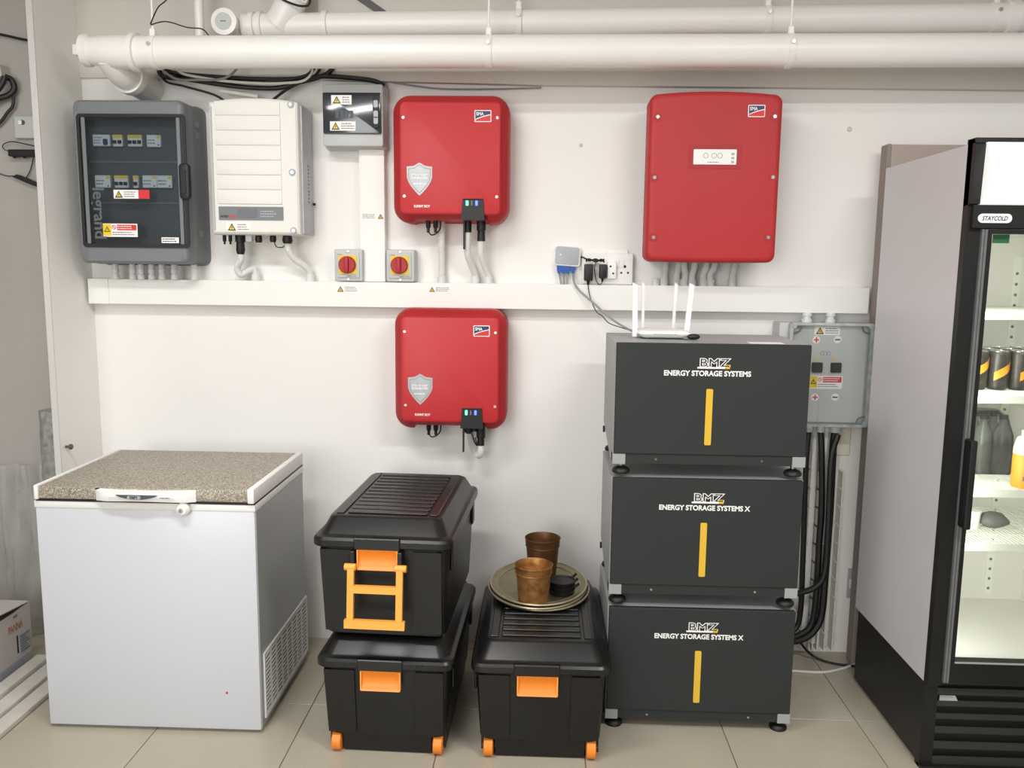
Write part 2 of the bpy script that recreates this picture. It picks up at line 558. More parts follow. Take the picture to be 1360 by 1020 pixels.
# knob on the partition
kn = thing('panel_knob', 'small bronze knob low on the white partition panel', 'knob', (-1.815, -0.265, 0.855))
B().loft_axis([((-1.815, -0.265, 0.866), 0.005), ((-1.803, -0.265, 0.866), 0.005)], 12).build('stem', 'knobm', kn)
B().loft_axis([((-1.803, -0.265, 0.866), 0.006), ((-1.798, -0.265, 0.866), 0.011), ((-1.792, -0.265, 0.866), 0.011), ((-1.788, -0.265, 0.866), 0.007)], 14).build('knob_head', 'knobm', kn)

# ceiling lamps of the shop (above and in front of the frame)
def ceiling_lamp(x, y, power, label):
    t = thing('ceiling_lamp', label, 'lamp', (x, y, 2.87), 'ceiling lights of the shop')
    B().box(x - 0.62, x + 0.62, y - 0.12, y + 0.12, 2.89, 2.95, 0.01).build('housing', 'white', t)
    B().box(x - 0.6, x + 0.6, y - 0.1, y + 0.1, 2.872, 2.89).build('diffuser', 'lightpanel', t)
    area_light('ceiling_lamp_light', (x, y, 2.862), (x, y, 0), 1.2, 0.2, power, (1.0, 0.99, 0.98))
ceiling_lamp(-0.95, -1.9, 38, 'long white ceiling light fitting closest to the equipment wall')
ceiling_lamp(-1.1, -4.2, 30, 'long white ceiling light fitting closest to the shop front')
ceiling_lamp(1.3, -2.6, 60, 'long white ceiling light fitting in front of the tall fridge')

# ------------------------------------------------------------ chest freezer
fz = thing('chest_freezer', 'white chest freezer with speckled brown laminate lid', 'freezer', (-1.285, -0.47, 0))
B().box(-1.648, -0.922, -0.745, -0.2, 0.012, 0.775, 0.006).box(-1.62, -0.95, -0.72, -0.23, 0.0, 0.014).build('body', 'freezer', fz)
B().box(-0.9235, -0.9200, -0.738, -0.206, 0.020, 0.768).build('side_shade', 'freezershade', fz, label='side face with its shade painted grey')  # grey sheet paints shade onto the white freezer side
B().box(-1.65, -0.919, -0.748, -0.198, 0.770, 0.795, 0.004).build('top_rim', 'freezertrim', fz)
lid = B().box(-1.628, -0.94, -0.757, -0.205, 0.803, 0.846, 0.006).build('lid', 'granite', fz, label='speckled brown laminate lid top')
for x0, x1 in ((-1.642, -1.627), (-0.941, -0.918)):
    B().box(x0, x1, -0.760, -0.200, 0.800, 0.849, 0.005).build('edge_trim', 'freezertrim', lid)
B().box(-1.64, -0.92, -0.75, -0.20, 0.794, 0.804).build('lid_seal', 'black', fz)
h = B()
ring = []
for i in range(21):
    t = i / 20.0
    x = -1.436 + 0.328 * t
    w = 0.017 + 0.004 * (abs(2 * t - 1) ** 2)
    bulge = 0.022 * (1 - abs(2 * t - 1) ** 6)
    zc = 0.822 - 0.006 * t * 0
    ring.append([(x, -0.757, zc - w), (x, -0.757 - bulge, zc - w * 0.9), (x, -0.757 - bulge * 1.25, zc), (x, -0.757 - bulge, zc + w * 0.7), (x, -0.757, zc + w)])
h.loft(ring)
hd = h.build('handle', 'freezertrim', fz, label='white pull handle on the lid front')
poly = []
for i in range(13):
    t = i / 12.0
    poly.append((-1.357 + 0.136 * t, 0.829))
for i in range(13):
    t = 1 - i / 12.0
    poly.append((-1.357 + 0.136 * t, 0.829 - 0.0145 * math.sin(math.pi * t) ** 0.7))
B().prism(poly, 'xz', -0.778, -0.787).build('badge_field', 'dkpanel', hd)
B().rslab(-1.318, -1.274, -0.790, -0.784, 0.8165, 0.8275, 0.005).build('badge', 'silver', hd)
text('DEFY', 0.011, (-1.309, -0.7902, 0.8185), 'black_print', hd, bold=0.0004)
print_lines(hd, -1.213, -1.180, 0.8185, 0.8245, -0.7845, 1, 'black_print')
lk = B().loft_axis([((-1.15, -0.744, 0.780), 0.022), ((-1.15, -0.765, 0.780), 0.022), ((-1.15, -0.774, 0.780), 0.015)], 20).build('lock', 'freezertrim', fz)
B().cyl((-1.153, -0.7735, 0.777), (-1.153, -0.776, 0.777), 0.008, None, 14).build('key_slot', 'greymetal', lk)
B().box(-1.1538, -1.1522, -0.7768, -0.7758, 0.773, 0.781).build('slot_cut', 'black_print', lk)
# side vent grille
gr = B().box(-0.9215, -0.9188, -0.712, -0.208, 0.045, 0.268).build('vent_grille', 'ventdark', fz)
fr = B()
xg0, xg1 = -0.9195, -0.9140
fr.box(xg0, xg1, -0.716, -0.706, 0.042, 0.272).box(xg0, xg1, -0.214, -0.204, 0.042, 0.272).box(xg0, xg1, -0.706, -0.214, 0.042, 0.05).box(xg0, xg1, -0.706, -0.214, 0.262, 0.272)
fr.build('grille_frame', 'freezertrim', gr)
ncol = 8
pitchg = (0.706 - 0.214) / ncol
slat_src = None
for c in range(ncol):
    ya = -0.706 + c * pitchg
    if c:
        B().box(xg0, xg1 - 0.001, ya - 0.005, ya + 0.005, 0.05, 0.262).build('grille_bar', 'freezertrim', gr)
    s = B()
    for k in range(14):
        z = 0.054 + k * 0.0152
        s.prism([(xg0, z), (xg1 - 0.001, z - 0.001), (xg1 - 0.001, z + 0.0035), (xg0, z + 0.0045)], 'xz', ya + 0.005, ya + pitchg - 0.005)
    s.build('louvre_column', 'freezertrim', gr, kind='stuff')
B().cyl((-1.035, -0.7462, 0.145), (-1.035, -0.7475, 0.145), 0.004, None, 8).build('red_mark', 'red_print', fz)

# ------------------------------------------------------------ storage totes
def tote(label, x, y, z, rotz, handle, wheels):
    t = thing('storage_tote', label, 'storage box', (x, y, z), 'black rolling storage totes')
    o = Vector((x, y, z))
    def ring(hw, y0, y1, zz, r):
        return [(x + a, y + b_, z + zz) for a, b_ in rrect(-hw, hw, y0, y1, r, 5)]
    b = B()
    zl = 0.062 if wheels else 0.010
    b.loft([ring(0.190, 0.036, 0.642, zl, 0.035), ring(0.194, 0.030, 0.648, zl + 0.004, 0.04), ring(0.207, 0.012, 0.668, 0.30, 0.04), ring(0.207, 0.012, 0.668, 0.315, 0.04)])
    # belly between the wheel notches
    poly = [(-0.143, 0.042), (0.143, 0.042), (0.143, 0.12), (0.182, 0.12), (0.182, 0.63), (-0.182, 0.63), (-0.182, 0.12), (-0.143, 0.12)]
    if wheels: b.loft([[(x + a, y + c, z + (0.004 if wheels else 0.0)) for a, c in poly], [(x + a * 1.01, y + 0.34 + (c - 0.34) * 1.03, z + 0.07) for a, c in poly]])
    if not wheels:
        for sx in (-1, 1):
            b.box(x + sx * 0.15 - 0.025, x + sx * 0.15 + 0.025, y + 0.06, y + 0.12, z + 0.0, z + 0.03)
    body = b.build('body', 'tote', t)
    # raised front pillars with the recessed middle between them
    for sx, xa, xb in ((-1, -0.19, -0.10), (1, 0.095, 0.19)):
        p = B()
        zo = 0.024
        p.loft([[(x + xa * 0.985, y + zo, z + zl + 0.013), (x + xb * 0.97, y + zo, z + zl + 0.013), (x + xb * 0.97, y + 0.05, z + zl + 0.013), (x + xa * 0.985, y + 0.05, z + zl + 0.013)],
                [(x + xa * 1.03, y + 0.006, z + 0.295), (x + xb * 0.98, y + 0.006, z + 0.295), (x + xb * 0.98, y + 0.03, z + 0.295), (x + xa * 1.03, y + 0.03, z + 0.295)]])
        p.build('corner_pillar', 'tote', body)
    # side lugs under the rim
    for sx in (-1, 1):
        for yy in (0.07, 0.56):
            B().box(x + sx * 0.205, x + sx * 0.214, y + yy, y + yy + 0.05, z + 0.215, z + 0.315, 0.003, 1).build('side_lug', 'tote', body)
    l = B()
    l.loft([ring(0.218, 0.0, 0.68, 0.304, 0.035), ring(0.221, -0.004, 0.684, 0.308, 0.038), ring(0.221, -0.004, 0.684, 0.326, 0.038), ring(0.216, 0.002, 0.678, 0.334, 0.036),
            ring(0.205, 0.014, 0.666, 0.337, 0.034), ring(0.200, 0.02, 0.66, 0.341, 0.034), ring(0.180, 0.052, 0.628, 0.384, 0.03), ring(0.172, 0.062, 0.618, 0.389, 0.028), ring(0.165, 0.07, 0.61, 0.389, 0.025)])
    lid_o = l.build('lid', 'totelid', t)
    for k in range(12):
        yy = 0.085 + k * 0.043
        B().box(x - 0.128, x + 0.128, y + yy, y + yy + 0.029, z + 0.388, z + 0.3945, 0.003, 1).build('lid_rib', 'totelid', lid_o)
    for sx in (-1, 1):
        B().box(x + sx * 0.137, x + sx * 0.163, y + 0.08, y + 0.6, z + 0.388, z + 0.393, 0.002, 1).build('lid_rail', 'totelid', lid_o)
    B().box(x - 0.085, x + 0.06, y - 0.010, y + 0.01, z + 0.300, z + 0.338, 0.003, 1).build('latch_mount', 'totelid', lid_o)
    for dx in (0.09, 0.105, 0.12):
        B().cyl((x + dx, y - 0.006, z + 0.32), (x + dx, y + 0.0, z + 0.32), 0.005, None, 10).build('rim_peg', 'tote', lid_o)
    # orange latch, hollow curve
    r = []
    for i in range(9):
        s = i / 8.0
        zz = 0.302 - 0.062 * s
        yo = -0.012 + 0.010 * math.sin(math.pi * s) - 0.006 * (s > 0.9)
        r.append([(x - 0.072, y + yo, z + zz), (x + 0.052, y + yo, z + zz), (x + 0.052, y + yo + 0.004, z + zz), (x - 0.072, y + yo + 0.004, z + zz)])
    la = B().loft(r).build('latch', 'orange', t, label='orange snap latch')
    for xx in (-0.074, 0.050):
        rr = []
        for i in range(9):
            s = i / 8.0
            zz = 0.302 - 0.062 * s
            rr.append([(x + xx, y - 0.014, z + zz), (x + xx + 0.004, y - 0.014, z + zz), (x + xx + 0.004, y + 0.0, z + zz), (x + xx, y + 0.0, z + zz)])
        B().loft(rr).build('latch_cheek', 'orangelight', la)
    if handle:
        hh = B()
        cx = -0.012
        lean = lambda zz: -0.030 - 0.02 * (0.25 - zz) / 0.18
        def bar(xa, xb, za, zb):
            hh.loft([[(x + cx + xa, y + lean(zz) - 0.006, z + zz), (x + cx + xb, y + lean(zz) - 0.006, z + zz), (x + cx + xb, y + lean(zz) + 0.008, z + zz), (x + cx + xa, y + lean(zz) + 0.008, z + zz)] for zz in (za, zb)])
        bar(-0.086, -0.066, 0.0925, 0.258)
        bar(0.066, 0.086, 0.0925, 0.258)
        bar(-0.066, 0.066, 0.175, 0.197)
        bar(-0.094, 0.094, 0.066, 0.092)
        ho = hh.build('handle', 'orangelight', t, label='light orange double bar carry handle')
        for sx in (-1, 1):
            B().cyl((x + cx + sx * 0.062, y - 0.026, z + 0.252), (x + cx + sx * 0.096, y - 0.026, z + 0.252), 0.011, None, 14).build('hinge_knuckle', 'orangelight', ho)
            B().box(x + cx + sx * 0.074 - 0.007, x + cx + sx * 0.074 + 0.007, y - 0.024, y + 0.02, z + 0.238, z + 0.300, 0.002, 1).build('hinge_bracket', 'tote', ho)
    if wheels:
        for sx in (-1, 1):
            w = B().loft_axis([((x + sx * 0.165 + o_, y + 0.052, z + 0.033), r_) for o_, r_ in ((-0.016, 0.028), (-0.013, 0.033), (0.013, 0.033), (0.016, 0.028))], 24).build('wheel', 'orange', t, label='orange wheel')
            B().cyl((x + sx * 0.165 - 0.021, y + 0.052, z + 0.033), (x + sx * 0.165 + 0.021, y + 0.052, z + 0.033), 0.008, None, 10).build('axle', 'tote', w)
            B().box(x + sx * 0.186 - 0.003, x + sx * 0.186 + 0.003, y + 0.05, y + 0.13, z + 0.02, z + 0.07).build('wheel_cheek', 'tote', w)
    t.rotation_euler = (0, 0, rotz)
    return t
tote('black plastic tote on orange wheels carrying another tote on its lid', -0.482, -0.868, 0.0, R(-1.5), False, True)
tote('black plastic tote with orange carry handle, stacked on another tote', -0.487, -0.868, 0.395, R(-2.5), True, False)
tote('black plastic tote on orange wheels with metal trays and cups on its lid', 0.012, -0.872, 0.0, R(0), False, True)

# ------------------------------------------------------------ trays, cups, tins on the right tote
PY = -0.39
zt = 0.3945
def tray(zb, dx, dy, s, label):
    prof = [(0.0, 0.0), (0.135 * s, 0.0), (0.150 * s, 0.004), (0.160 * s, 0.010), (0.176 * s, 0.012), (0.181 * s, 0.011), (0.181 * s, 0.008), (0.16 * s, 0.0062), (0.150 * s, 0.0)]
    prof = [(0.002, 0.002), (0.150 * s, 0.002), (0.157 * s, 0.007), (0.172 * s, 0.0095), (0.178 * s, 0.011), (0.182 * s, 0.009), (0.180 * s, 0.006), (0.158 * s, 0.003), (0.150 * s, 0.0), (0.002, 0.0)]
    t = thing('metal_tray', label, 'tray', (dx, PY + dy, zb), 'stacked brass trays')
    B().lathe(prof, (dx, PY + dy, zb), 56, 1.0, 1.26).build('dish', 'brass', t)
    rb = B()
    pts = [(dx + 0.178 * s * math.cos(2 * math.pi * i / 56), PY + dy + 0.178 * s * 1.26 * math.sin(2 * math.pi * i / 56), zb + 0.0105) for i in range(57)]
    rb.tube(pts, 0.0032, 6, 0)
    rb.build('rim', 'brassrim', t)
    ig = B()
    ig.tube([(dx + 0.154 * s * math.cos(2 * math.pi * i / 56), PY + dy + 0.154 * s * 1.26 * math.sin(2 * math.pi * i / 56), zb + 0.0052) for i in range(57)], 0.0016, 6, 0)
    ig.build('inner_bead', 'brassrim', t)
tray(zt, 0.008, 0.0, 0.99, 'tarnished brass tray at the bottom of the tray stack')
tray(zt + 0.0085, -0.004, -0.004, 1.0, 'tarnished brass tray in the middle of the tray stack')
tray(zt + 0.017, 0.0, 0.004, 0.99, 'top tarnished brass tray holding copper cups and black tins')
zp = zt + 0.019
def cup(x, y, m, label, hs=1.0):
    t = thing('copper_cup', label, 'cup', (x, y, zp), 'copper cups on the tray')
    B().lathe([(r_, z_ * hs) for r_, z_ in [(0.002, 0.0), (0.049, 0.0), (0.052, 0.003), (0.0615, 0.106), (0.0635, 0.108), (0.0640, 0.112), (0.0655, 0.129), (0.0675, 0.133), (0.0655, 0.1345), (0.0625, 0.129), (0.0585, 0.106), (0.048, 0.006), (0.002, 0.006)]], (x, y, zp), 36).build('cup_wall', m, t)
    B().lathe([(0.0612, 0.1035 * hs), (0.0645, 0.106 * hs), (0.0620, 0.1085 * hs)], (x, y, zp), 36).build('collar_ring', m, t)
cup(-0.0175, -0.552, 'copper', 'bright copper cup standing at the front of the brass tray')
cup(0.013, -0.305, 'copperdark', 'darker copper cup standing at the back of the brass tray', 1.12)
def tin(k, x, y):
    zb = zp + k * 0.0145
    t = thing('black_tin', ('bottom', 'middle', 'top')[k] + ' blackened tin dish with a stub handle in the stack of three', 'dish', (x, y, zb), 'black tin dishes on the tray')
    B().lathe([(0.002, 0.0), (0.040, 0.0), (0.044, 0.003), (0.047, 0.016), (0.049, 0.018), (0.046, 0.0185), (0.042, 0.0145), (0.002, 0.0142)], (x, y, zb), 26).build('dish', 'darktin', t)
    a = R(25 + 8 * k)
    hx, hy = math.cos(a), math.sin(a)
    B().tube([(x + hx * 0.045, y + hy * 0.045, zb + 0.014), (x + hx * 0.058, y + hy * 0.058, zb + 0.018), (x + hx * 0.070, y + hy * 0.070, zb + 0.024)], 0.005, 8, 3).build('stub_handle', 'darktin', t)
for k in range(3):
    tin(k, 0.083, -0.47 + 0.003 * k)

# ------------------------------------------------------------ battery units
BX0, BX1, BYF, BYB = 0.240, 0.861, -0.64, -0.22
def battery(k, x_word, label):
    zb = 0.447 * k
    t = thing('battery_unit', label, 'battery', ((BX0 + BX1) / 2, BYB - 0.2, zb), 'stacked battery units')
    c = B()
    c.prism([(BYF + 0.018, zb + 0.036), (BYF + 0.10, zb + 0.036), (BYB, zb + 0.10), (BYB, zb + 0.434), (BYF + 0.018, zb + 0.434)], 'yz', BX0 - 0.004, BX1 + 0.004)
    case = c.build('case', 'greymetal', t, label='grey metal case')
    fp = B().box(BX0, BX1, BYF, BYF + 0.02, zb + 0.070, zb + 0.434, 0.0015, 1).build('front_panel', 'charcoal', t, label='charcoal front panel')
    st = B().box(BX0 + 0.012, BX1 - 0.012, BYF + 0.006, BYF + 0.03, zb + 0.036, zb + 0.070).build('kick_strip', 'charcoal', t)
    for fx in (0.19, 0.745):
        B().loft_axis([((BX0 + 0.62 * fx + 0.02, BYF + 0.007, zb + 0.052), 0.005), ((BX0 + 0.62 * fx + 0.02, BYF + 0.002, zb + 0.052), 0.004)], 12).build('screw', 'chrome', st)
    for xa in (BX0 - 0.004, BX1 - 0.040):
        B().box(xa, xa + 0.042, BYF + 0.002, BYF + 0.05, zb + 0.034, zb + 0.068).build('corner_bracket', 'greymetal', t)
    for fx, fy in ((BX0 + 0.028, BYF + 0.034), (BX1 - 0.028, BYF + 0.034), (BX0 + 0.028, BYB - 0.05), (BX1 - 0.028, BYB - 0.05)):
        f = B().lathe([(0.004, 0.0), (0.028, 0.0), (0.030, 0.004), (0.029, 0.010), (0.024, 0.016), (0.012, 0.021), (0.004, 0.022)], (fx, fy, zb), 22).build('foot', 'black', t, label='black levelling foot')
        B().cyl((fx, fy, zb + 0.02), (fx, fy, zb + (0.04 if fy < -0.5 else 0.10)), 0.006, None, 10).build('bolt', 'chrome', f)
    top = zb + 0.434
    y = BYF - 0.0003
    text('BMZ', 0.036, (BX0 + 0.2665, y, top - 0.0725), 'white', fp, bold=0.0022, name='logo_outline', sx=1.3, space=1.08)
    text('BMZ', 0.036, (BX0 + 0.2665, y - 0.0006, top - 0.0725), 'black_print', fp, bold=0.0, name='logo_letters', sx=1.3, space=1.08)
    B().box(BX0 + 0.260, BX0 + 0.349, y - 0.0003, y, top - 0.080, top - 0.0745).build('logo_underline', 'white', fp)
    B().box(BX0 + 0.350, BX0 + 0.364, y - 0.0006, y, top - 0.080, top - 0.0665).build('logo_dot', 'yellowbar', fp)
    s = 'ENERGY STORAGE SYSTEMS' + (' X' if x_word else '')
    text(s, 0.0235, (BX0 + 0.154, y, top - 0.1035), 'white', fp, bold=0.0008, width=0.298 if x_word else 0.279)
    bx = BX0 + 0.292
    B().rslab(bx, bx + 0.0215, BYF - 0.003, BYF, top - 0.331, top - 0.146, 0.004).build('status_bar', 'yellowbar', fp, label='yellow vertical bar')
    # short cable stub holes on the left side
    B().cyl((BX0 - 0.010, BYB - 0.05, zb + 0.06 + 0.02), (BX0 - 0.003, BYB - 0.05, zb + 0.08), 0.012, None, 12).build('side_plug', 'black', t)
    return t
battery(0, True, 'charcoal battery unit standing on the floor under two others')
battery(1, True, 'charcoal battery unit in the middle of the stack of three')
battery(2, False, 'charcoal battery unit on top of the stack, under the white router')
ztop = 0.447 * 2 + 0.434
B().box(0.675, 0.785, -0.60, -0.55, ztop, ztop + 0.001).build('paper_strip', 'white', label='narrow white paper strip lying on the top battery unit', cat='paper')

# ------------------------------------------------------------ router and small things on the battery
rr = thing('wifi_router', 'white wireless router with four upright antennas on the top battery unit', 'router', (0.415, -0.42, ztop))
rb = B()
rb.loft([[(0.415 + a, -0.425 + b_, ztop + zz) for a, b_ in rrect(-hw, hw, -hd, hd, 0.02, 5)] for hw, hd, zz in ((0.07, 0.055, 0.003), (0.085, 0.065, 0.010), (0.09, 0.07, 0.018), (0.085, 0.066, 0.027), (0.07, 0.055, 0.031))])
rb.build('body', 'white', rr)
B().box(0.36, 0.47, -0.485, -0.47, ztop, ztop + 0.004).build('foot_strip', 'black', rr)
print_lines(rr, 0.375, 0.455, ztop + 0.016, ztop + 0.020, -0.4955, 1)
for x, y, dx in ((0.318, -0.44, -0.004), (0.357, -0.335, -0.003), (0.464, -0.335, 0.006), (0.494, -0.44, 0.013)):
    w = 0.0085 if y < -0.4 else 0.005
    a = B()
    a.loft([[(x - w, y - 0.004, ztop + 0.010), (x + w, y - 0.004, ztop + 0.010), (x + w, y + 0.004, ztop + 0.010), (x - w, y + 0.004, ztop + 0.010)],
            [(x + dx - w, y - 0.003, ztop + 0.19), (x + dx + w, y - 0.003, ztop + 0.182), (x + dx + w, y + 0.003, ztop + 0.182), (x + dx - w, y + 0.003, ztop + 0.19)]])
    ao = a.build('antenna', 'white', rr)
    B().box(x - 0.009, x + 0.009, y - 0.008, y + 0.010, ztop + 0.002, ztop + 0.022, 0.003, 1).build('hinge', 'white', ao)
dg = thing('usb_adapter', 'small black adapter with a silver tip lying beside the router', 'adapter', (0.505, -0.5, ztop))
B().loft_axis([((0.488, -0.500, ztop + 0.011), 0.003), ((0.496, -0.50, ztop + 0.011), 0.009), ((0.512, -0.50, ztop + 0.011), 0.0105), ((0.524, -0.50, ztop + 0.011), 0.008), ((0.530, -0.50, ztop + 0.011), 0.003)], 14).build('shell', 'black', dg)
B().box(0.474, 0.489, -0.505, -0.495, ztop + 0.004, ztop + 0.010).build('tip', 'chrome', dg)

# ------------------------------------------------------------ horizontal trunking, vertical duct
tk = thing('cable_trunking', 'long white cable trunking running across the back wall', 'trunking', (-0.27, -0.03, 1.403))
B().box(-1.800, 1.253, -0.058, 0.0, 1.404, 1.500, 0.002, 1).build('channel', 'duct', tk)
B().box(-1.804, -1.722, -0.061, -0.0575, 1.4025, 1.5015, 0.001, 1).build('end_cap', 'duct', tk)
B().box(-1.719, 1.250, -0.0605, -0.0575, 1.4030, 1.5010, 0.001, 1).build('cover', 'duct', tk)
warning_label(tk, -0.812, -0.724, 1.459, 1.487, -0.0605)
warning_label(tk, -0.449, -0.358, 1.464, 1.488, -0.0605)
vd = thing('vertical_duct', 'white vertical cable duct between the two rotary isolators', 'duct', (-0.668, -0.02, 1.5))
B().box(-0.720, -0.620, -0.040, 0.0, 1.5015, 2.012, 0.002, 1).build('channel', 'duct', vd)
B().box(-0.712, -0.621, -0.043, -0.0395, 1.503, 2.010, 0.001, 1).build('cover', 'duct', vd)
warning_label(vd, -0.710, -0.622, 1.743, 1.767, -0.043, 'right')

# ------------------------------------------------------------ distribution board (left, dark grey)
db = thing('distribution_board', 'dark grey wall distribution board with smoked window and breakers', 'distribution board', (-1.54, -0.1, 1.562))
b = B()
def ringy(x0, x1, z0, z1, y, r):
    return [(a, y, c) for a, c in rrect(x0, x1, z0, z1, r, 5)]
b.loft([ringy(-1.756, -1.328, 1.556, 2.166, 0.0, 0.03), ringy(-1.756, -1.328, 1.556, 2.166, -0.035, 0.03), ringy(-1.752, -1.333, 1.560, 2.162, -0.045, 0.03), ringy(-1.752, -1.334, 1.560, 2.162, -0.12, 0.03)], True, True)
b.build('back_box', 'lgrey2', db)
# front cover with a window opening
co = [(-1.752, -1.334, 1.562, 2.160), ]
fb = B()
outer = lambda y, i: ringy(-1.752 + i, -1.334 - i, 1.562 + i, 2.160 - i, y, 0.025)
inner = lambda y: ringy(-1.722, -1.338 - 0.012, 1.632, 2.098, y, 0.012)
fb.loft([outer(-0.12, 0.0), outer(-0.185, 0.0), outer(-0.195, 0.004), outer(-0.2, 0.010), inner(-0.2), inner(-0.14)], False, False)
fb.build('front_cover', 'lgrey', db)
B().box(-1.722, -1.35, -0.145, -0.141, 1.632, 2.098).build('inner_panel', 'dkpanel', db)
for z in (1.942, 1.79):
    B().box(-1.722, -1.35, -0.149, -0.1445, z - 0.003, z + 0.003).build('panel_seam', 'lgrey2', db)
wf = B()
wf.loft([ringy(-1.734, -1.326, 1.622, 2.108, -0.1995, 0.014), ringy(-1.734, -1.326, 1.622, 2.108, -0.206, 0.014), ringy(-1.722, -1.338, 1.633, 2.097, -0.206, 0.01), ringy(-1.722, -1.338, 1.633, 2.097, -0.1995, 0.01)], close=True)
door = wf.build('window_door', 'black', db)
B().box(-1.723, -1.337, -0.204, -0.201, 1.632, 2.098).build('pane', 'smoke', door)
for x in (-1.708, -1.352):
    B().box(x - 0.007, x + 0.007, -0.2095, -0.2035, 1.635, 2.095, 0.002, 1).build('hinge_rail', 'lgrey', door)
hn = B().rslab(-1.350, -1.312, -0.226, -0.204, 1.800, 1.930, 0.014, 0.006).build('door_handle', 'black', door)
B().rslab(-1.340, -1.322, -0.229, -0.2255, 1.822, 1.908, 0.006).build('handle_grip', 'black', hn)
def breaker(x0, x1, z0, z1, kind):
    o = B().box(x0, x1, -0.160, -0.144, z0, z1, 0.002, 1).build('breaker', 'breaker', db)
    n = max(1, int(round((x1 - x0) / 0.02)))
    if kind == 'mcb':
        B().box(x0, x1, -0.1605, -0.1595, z1 - 0.012, z1 - 0.001).build('yellow_band', 'yellow', o)
        for i in range(n):
            cx = x0 + (i + 0.5) * (x1 - x0) / n
            B().box(cx - 0.006, cx + 0.006, -0.168, -0.159, z0 + 0.010, z0 + 0.022, 0.001, 1).build('toggle', 'black', o)
    elif kind == 'blue':
        B().rslab(x1 - 0.024, x1 - 0.008, -0.166, -0.1595, z0 + 0.004, z0 + 0.026, 0.005).build('knob', 'navy', o)
        print_lines(o, x0 + 0.005, x1 - 0.03, z0 + 0.006, z1 - 0.006, -0.160, 3)
    else:
        B().box(x1 - 0.016, x1 - 0.003, -0.1606, -0.1598, z1 - 0.013, z1 - 0.002).build('rating_mark', 'yellow', o)
        print_lines(o, x0 + 0.005, x1 - 0.02, z0 + 0.008, z1 - 0.014, -0.160, 2)
        B().cyl((x1 - 0.009, -0.1606, z0 + 0.007), (x1 - 0.009, -0.1598, z0 + 0.007), 0.003, None, 8).build('test_button', 'black_print', o)
for a in ((-1.700, -1.634, 1.998, 2.040, 'blue'), (-1.624, -1.586, 1.997, 2.040, 'mcb'), (-1.566, -1.512, 1.997, 2.040, 'mcb'), (-1.494, -1.440, 1.996, 2.040, 'rcd'),
          (-1.700, -1.640, 1.845, 1.891, 'rcd'), (-1.625, -1.572, 1.845, 1.891, 'mcb'), (-1.553, -1.533, 1.845, 1.891, 'mcb'), (-1.517, -1.463, 1.846, 1.892, 'rcd'), (-1.462, -1.404, 1.846, 1.892, 'rcd')):
    breaker(*a)
text('legrand', 0.062, (-1.684, -0.2065, 1.840), 'legtxt', door, bold=0.0012, rot=(90, 90, 0), width=0.186)
p = warning_label(door, -1.607, -1.513, 1.802, 1.834, -0.2045)
B().box(-1.513, -1.471, -0.2055, -0.2045, 1.802, 1.834).build('red_tag', 'red_print', door)
danger_label(door, -1.654, -1.523, 1.661, 1.710, -0.2045)
dl = B().box(-1.433, -1.367, -0.2055, -0.2045, 1.640, 1.661).build('name_plate', 'white', door)
print_lines(dl, -1.429, -1.371, 1.642, 1.659, -0.2055, 2, 'black_print')
# knockouts on the right side
for z in (2.09, 2.05, 1.68):
    B().box(-1.3355, -1.3320, -0.10, -0.06, z - 0.012, z + 0.012).build('knockout', 'lgrey', db)
for xg in (-1.679, -1.611, -1.577, -1.535, -1.494, -1.445, -1.366):
    g = B().loft_axis([((xg, -0.08, 1.502), 0.0135), ((xg, -0.08, 1.520), 0.0135), ((xg, -0.08, 1.521), 0.0105), ((xg, -0.08, 1.527), 0.0105), ((xg, -0.08, 1.528), 0.0130), ((xg, -0.08, 1.541), 0.0130), ((xg, -0.08, 1.543), 0.0115), ((xg, -0.08, 1.561), 0.0115)], 16)
    g.build('cable_gland', 'glandgrey', db)

# ------------------------------------------------------------ white string inverter
iv = thing('string_inverter', 'white finned inverter box with a grey display strip', 'inverter', (-1.08, -0.1, 1.672))
b = B()
def ivring(y, i, top):
    pts = []
    x0, x1, z0, z1 = -1.250 + i, -0.914 - i, 1.675 + i, 2.172 - i
    n = 16
    pts.append((x0, y, z0)); pts.append((x1, y, z0))
    for k in range(n + 1):
        s = 1 - k / n
        xx = x0 + (x1 - x0) * s
        pts.append((xx, y, z1 - 0.004 - 0.010 + top * (1 - (2 * s - 1) ** 2) ** 0.8))
    return pts
b.loft([ivring(0.0, 0.008, 0.012), ivring(-0.03, 0.0, 0.012), ivring(-0.16, 0.0, 0.014), ivring(-0.172, 0.003, 0.016), ivring(-0.178, 0.010, 0.016)])
b.build('housing', 'ivwhite', iv)
b = B()
for k in range(7):
    z0 = 1.786 + k * 0.0536
    B().rslab(-1.224, -0.980, -0.1825, -0.1775, z0 + 0.0016, z0 + 0.0520, 0.003, 0.002, 2).build('front_panel', 'ivwhite', iv)
B().box(-1.2395, -1.2355, -0.180, -0.177, 1.69, 2.14).build('edge_groove', 'hubgrey', iv)
dp = B().rslab(-1.221, -0.977, -0.182, -0.1775, 1.729, 1.778, 0.002).build('display_strip', 'lgrey', iv)
B().box(-1.150, -1.075, -0.183, -0.182, 1.736, 1.770).build('screen', 'lgrey2', dp)
text('solar', 0.016, (-1.215, -0.1822, 1.738), 'black_print', dp, bold=0.0004)
text('edge', 0.016, (-1.184, -0.1822, 1.738), 'red_print', dp, bold=0.0004)
print_lines(dp, -1.063, -1.000, 1.738, 1.766, -0.182, 3, 'hubgrey')
warning_label(iv, -1.195, -1.104, 1.686, 1.720, -0.1785)
